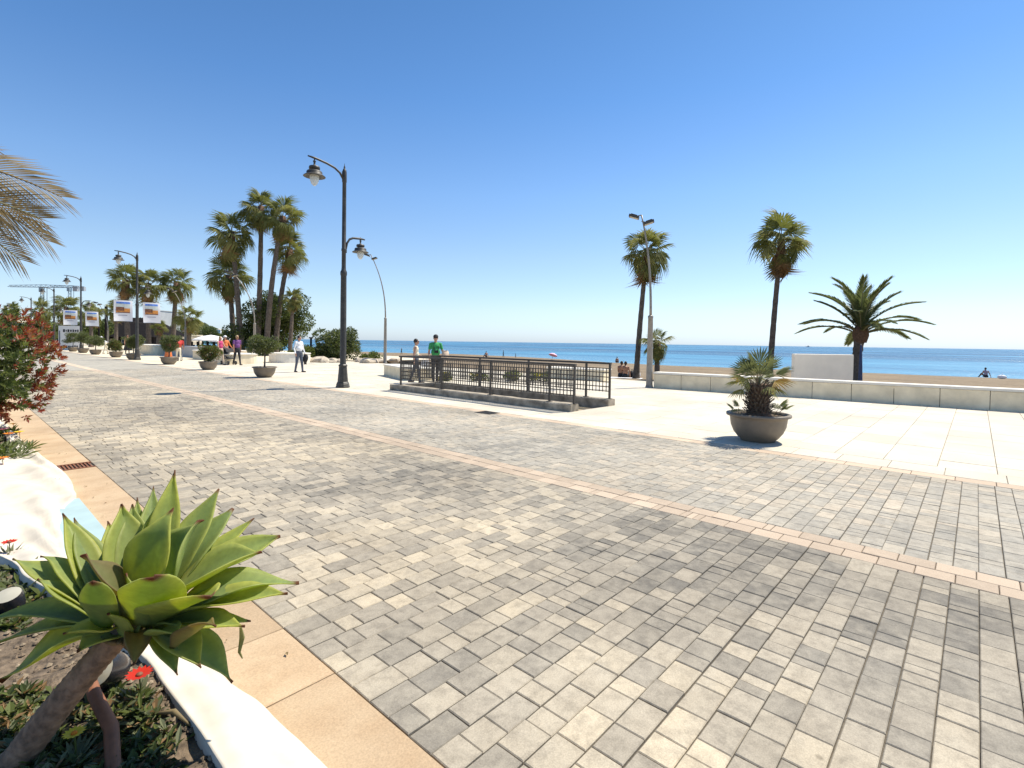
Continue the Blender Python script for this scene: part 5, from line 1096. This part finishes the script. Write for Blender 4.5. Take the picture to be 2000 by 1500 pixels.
def building(label, px0, px1, py_top, py_base, dep, mat, roof=None, dpt=8, wins=(3, 2), name='building', rtop=None):
    A_ = pxd(px0, py_base, dep); B_ = pxd(px1, py_base, dep); h_ = pxd(px0, py_top, dep).z; wv = Vector((B_.x-A_.x, B_.y-A_.y, 0)); wd = wv.length
    t = thing(name, label, 'building', (A_.x, A_.y, 0), math.atan2(wv.y, wv.x)); MB().box((wd/2, dpt/2, h_/2), (wd, dpt, h_)).build('wall', mat, t)
    if roof:
        rt = rtop if rtop else 1.0; MB().add([(-.6, -.8, h_), (wd+.6, -.8, h_), (wd+.6, dpt+.8, h_), (-.6, dpt+.8, h_), (wd*.3, dpt*.5, h_+rt), (wd*.7, dpt*.5, h_+rt)], [(0, 1, 5, 4), (1, 2, 5), (2, 3, 4, 5), (3, 0, 4), (3, 2, 1, 0)]).build('roof', roof, t)
    else: MB().box((wd/2, dpt/2, h_+.12), (wd+.3, dpt+.3, .24)).build('parapet', mat, t)
    nx, nz = wins
    for i in range(nx):
        for j in range(nz):
            cx_ = wd*(i+.5)/nx; cz = h_*(j+.5)/nz; wi = MB().box((cx_, -.03, cz), (wd/nx*.55, .12, h_/nz*.5)).build('window', M_bgrey, t); MB().box((cx_, -.10, cz), (wd/nx*.45, .03, h_/nz*.4)).build('pane', M_glass, wi)
    return t
building('dark-roofed beach restaurant pavilion behind the palms', 188, 300, 657, 682, 92, M_roof, M_roof, 9, (5, 1), 'restaurant', 3.6)
building('pale blue-grey office block seen between the large banners', 283, 300, 606, 676, 150, M_bgrey, None, 12, (2, 6))
building('cream beach bar with flat awning roof beyond the grey planter wall', 300, 352, 655, 680, 100, M_awn, None, 7, (5, 1), 'beach_bar')
building('white house on the slope beyond the beach bar', 345, 362, 645, 676, 190, M_bwhite, None, 10, (2, 2))
building('white villa behind the red-leaved shrub', -30, 22, 628, 668, 150, M_bwhite, M_tan if False else M_awn, 12, (3, 2), 'villa', 2)
building('low white kiosk beside the notice board', 165, 190, 660, 680, 110, M_bwhite, None, 6, (2, 1), 'kiosk')
# terrace canopy and screens
cq = pxd(356, 692, 78); tc_ = thing('terrace_canopy', 'cream flat canopy with dark posts over the beach terrace', 'canopy', (cq.x, cq.y, 0), math.atan2(-f0.x, f0.y))
wdt = 95/FPX*78; zt_ = pxd(356, 660, 78).z
MB().box((wdt/2, 2.5, zt_), (wdt, 5, .35)).build('roof', M_awn, tc_)
for i in range(7): MB().box((wdt*i/6*.98+.05, .1, zt_/2-.1), (.12, .12, zt_-.2)).build('post', M_roof, tc_)
for i in range(6): MB().box((wdt*(i+.5)/6, 5.2, zt_*.62), (wdt/6*.92, .04, zt_*.45)).build('windbreak', M_turq, tc_)
for i in range(9): 
    x = wdt*(i+.5)/9; b = MB().box((x, 1.6, .72), (.8, .8, .05)).box((x, 1.6, .36), (.07, .07, .7)).box((x-.55, 1.6, .44), (.4, .4, .05)).box((x-.73, 1.6, .7), (.05, .4, .5)).box((x-.55, 1.6, .22), (.3, .3, .42)); b.build('table_set', M_black, tc_)
def parasol(px_, py_top, dep, r_, label):
    P = pxd(px_, 690, dep); P.z = 0; h_ = pxd(px_, py_top, dep).z; t = thing('terrace_parasol', label, 'parasol', P, 0, 'white terrace parasols'); MB().tube([(0, 0, 0), (0, 0, h_)], .035, 6).build('pole', M_roof, t)
    MB().lathe([(r_, h_-.75), (r_*.98, h_-.6), (r_*.5, h_-.2), (0, h_)], 8).build('canopy', M_shirtw, t)
parasol(412, 654, 66, 2.2, 'white terrace parasol behind the fair-haired woman'); parasol(436, 657, 70, 1.8, 'smaller white terrace parasol behind the purple-shirted man')
def crane(px_, py_top, dep, jl, jr, label, flat):
    P = pxd(px_, 662, dep); P.z = 0; H_ = pxd(px_, py_top, dep).z; t = thing('tower_crane', label, 'crane', P, math.atan2(-f0.x, f0.y)); s = 1.7; m = MB()
    for a, b_ in ((-1, -1), (1, -1), (1, 1), (-1, 1)): m.bar((a*s/2, b_*s/2, 0), (a*s/2, b_*s/2, H_), .22)
    n = int(H_/2.4)
    for i in range(n):
        z0, z1 = H_*i/n, H_*(i+1)/n; g_ = 1 if i % 2 else -1
        m.bar((-s/2*g_, -s/2, z0), (s/2*g_, -s/2, z1), .14); m.bar((-s/2, s/2*g_, z0), (-s/2, -s/2*g_, z1), .14); m.bar((-s/2, -s/2, z1), (s/2, -s/2, z1), .12)
    m.build('mast', M_crane, t)
    def jib(x0, x1, nm):
        j = MB(); hh = 1.3; k_ = int(abs(x1-x0)/2.2)
        for y_ in (-.7, .7): j.bar((x0, y_, H_), (x1, y_, H_), .2)
        j.bar((x0, 0, H_+hh), (x1, 0, H_+hh*.6), .2)
        for i in range(k_):
            a, c = x0+(x1-x0)*i/k_, x0+(x1-x0)*(i+1)/k_; z2 = H_+hh*(1-.4*(i+.5)/k_)
            for y_ in (-.7, .7): j.bar((a, y_, H_), ((a+c)/2, 0, z2), .1); j.bar(((a+c)/2, 0, z2), (c, y_, H_), .1)
        j.build(nm, M_crane, t)
    u_ = dep/FPX; jib(0, -jl*u_, 'jib'); jib(0, jr*u_, 'counter_jib')
    MB().box((jr*u_*.9, 0, H_-.6), (2.2, 1.6, 2.4)).build('counterweight', M_bgrey, t); MB().box((0, -1.2, H_-1.2), (1.6, 1.6, 2)).build('cab', M_crane, t)
crane(86, 561, 260, 68, 70, 'slender tower crane with long jib beyond the lamps', True); crane(139, 562, 300, 40, 26, 'second tower crane behind the broad fan palm', True)
# wooded hill across the bay
hb = MB(); nx, ny = 60, 14; D0 = 520
RID = [(-200, 30), (60, 34), (250, 44), (330, 44), (372, 43), (395, 36), (412, 26), (430, 19), (450, 17), (480, 12), (520, 6), (560, 1)]
HX = [-200+13*i for i in range(nx)]
for j in range(ny+1):
    v = j/ny; dep = D0+160*v
    for x in HX:
        p = pxd(x, 660, dep); hh = lerp_tab(RID, x)/FPX*D0*1.0; z = hh*math.sin(math.pi*min(1, v*.62+.0))**.8+(2.0*noise.noise((p.x*.05, p.y*.05, 1)))*(1 if 0 < j < ny else 0)-1.0; hb.v.append((p.x, p.y, z if j else -1.6))
for j in range(ny):
    for i in range(nx-1): a = j*nx+i; hb.f.append((a, a+1, a+nx+1, a+nx)); hb.m.append(0)
M_hill = plain('scrub_slope', (.075, .085, .045), .95, .4, .08, .3, .5); struct(hb.build('hill', M_hill, smooth=True))
wv_ = MB(); rr = random.Random(6)
for i in range(2600):
    x = rr.uniform(230, 530); v = rr.random()**.8*.85; dep = D0+160*v; p = pxd(x, 660, dep); hh = lerp_tab(RID, x)/FPX*D0; z = hh*math.sin(math.pi*min(1, v*.62))**.8-1
    s_ = rr.uniform(1.2, 2.6); wv_.ball((p.x, p.y, z+s_*.5), (s_, s_, s_*rr.uniform(.8, 1.3)), 6, rr.choice((0, 0, 1)))
o = wv_.build('far_woodland', [M_leafd, M_leafm]); o['kind'] = 'stuff'; o['label'] = 'distant dark woodland covering the hill across the bay'; o['category'] = 'woodland'
for i, (x, y, w_, lb) in enumerate(((398, 651, 3.0, 'small pale house low on the wooded hill'), (447, 650, 2.2, 'tiny white house near the end of the wooded hill'), (428, 647, 2.4, 'pale house between two others on the wooded hill'))):
    P = pxd(x, y, D0-4); t = thing('hillside_house', lb, 'house', (P.x, P.y, P.z-2), math.atan2(-f0.x, f0.y)); MB().box((0, 0, 1.6), (w_*1.6, w_, 4.0)).build('wall', M_bwhite, t); MB().add([(-w_*.9, -w_*.6, 3.6), (w_*.9, -w_*.6, 3.6), (w_*.9, w_*.6, 3.6), (-w_*.9, w_*.6, 3.6), (0, 0, 4.8)], [(0, 1, 4), (1, 2, 4), (2, 3, 4), (3, 0, 4)]).build('roof', M_awn, t)
    for s_ in (-.4, .4): MB().box((s_*w_, -w_*.5-.03, 2.0), (.7, .08, .9)).build('window', M_glass, t)
# trees behind the restaurant
for i, (x, y, dep, W_, H_, lb) in enumerate(((185, 640, 88, 2.6, 3.2, 'dark round tree in front of the restaurant roof'), (215, 645, 100, 3, 4, 'dark tree beside the restaurant pavilion'), (60, 640, 110, 4, 4, 'dark tree behind the second lamp past the board'), (5, 640, 105, 4, 4.5, 'dark tree behind the red-leaved shrub'), (345, 652, 120, 3, 3, 'green tree behind the beach bar'), (393, 655, 130, 4, 3, 'low green tree beyond the terrace canopy'), (105, 648, 120, 4, 3, 'dark tree behind the notice board'), (320, 648, 105, 1.8, 2.6, 'small olive tree on the restaurant terrace'))):
    P = pxd(x, 680, dep); P.z = 0; bush('park_tree', lb, P, blobset(300+i, 14, W_*.7, W_*.7, H_*.7, H_*.35, W_*.28, W_*.45), 3200, .42, [M_leafd, M_leafm], [5, 3], 300+i, 'tree', True, 'trees round the restaurant', .14)
for i, (x, y0_, y1_) in enumerate(((193, 603, 682), (206, 600, 682), (209, 598, 682))):
    P = pxd(x, 682, 84+i); P.z = 0; z1 = pxd(x, y0_, 84+i).z; o = thing('wooden_post', ('single tall dark post behind the small banner', 'left post of the paired dark posts by the restaurant', 'taller post of the paired dark posts by the restaurant')[i], 'post', P, 0, 'tall posts beside the restaurant'); MB().tube([(0, 0, 0), (.02, 0, z1*.5), (0, .02, z1)], [.16, .14, .12], 8).build('shaft', M_roof, o); MB().lathe([(.12, 0), (.15, .05), (0, .2)], 8, (0, .02, z1)).build('post_cap', M_roof, o)
# boats and marker post on the water
for i, (x, y, s_, lb) in enumerate(((627, 670, 1.0, 'small sailing boat moored off the hedge'), (636, 672, .8, 'second small moored boat with orange hull'), (1578, 677, 1.6, 'tiny ship on the horizon'))):
    P = pxg(x, y+3, -1.5) if i < 2 else pxd(x, 676, 2600); P.z = -1.5; k_ = s_ if i < 2 else 5; t = thing('boat', lb, 'boat', P, .8*i, 'boats on the bay')
    hm = MB().add([(-2*k_, -.6*k_, .7*k_), (1.2*k_, -.7*k_, .7*k_), (2.4*k_, 0, .95*k_), (1.2*k_, .7*k_, .7*k_), (-2*k_, .6*k_, .7*k_), (-1.8*k_, -.35*k_, -.2*k_), (1.5*k_, 0, -.2*k_), (-1.8*k_, .35*k_, -.2*k_)], [(0, 1, 6, 5), (1, 2, 6), (2, 3, 6), (3, 4, 7, 6), (4, 0, 5, 7), (0, 4, 3, 2, 1), (5, 6, 7)]); hm.build('hull', M_shirtw if i != 1 else M_orange, t)
    MB().box((-.3*k_, 0, 1.0*k_), (1.2*k_, .8*k_, .6*k_)).build('cabin', M_bwhite if i < 2 else M_roof, t)
    if i < 2: MB().tube([(.3*k_, 0, .7*k_), (.3*k_, 0, 5.5*k_)], .08*k_, 6).build('mast', M_shirtw, t)
q = pxg(607, 702); o = thing('beach_post', 'dark upright post above the low hedge', 'post', (q.x, q.y, 0)); zz = pxd(607, 661, depth(q)).z; MB().tube([(0, 0, -.1), (.01, 0, zz)], .08, 8).build('shaft', M_roof, o); MB().box((0, 0, zz+.05), (.22, .22, .1)).build('cap', M_roof, o)
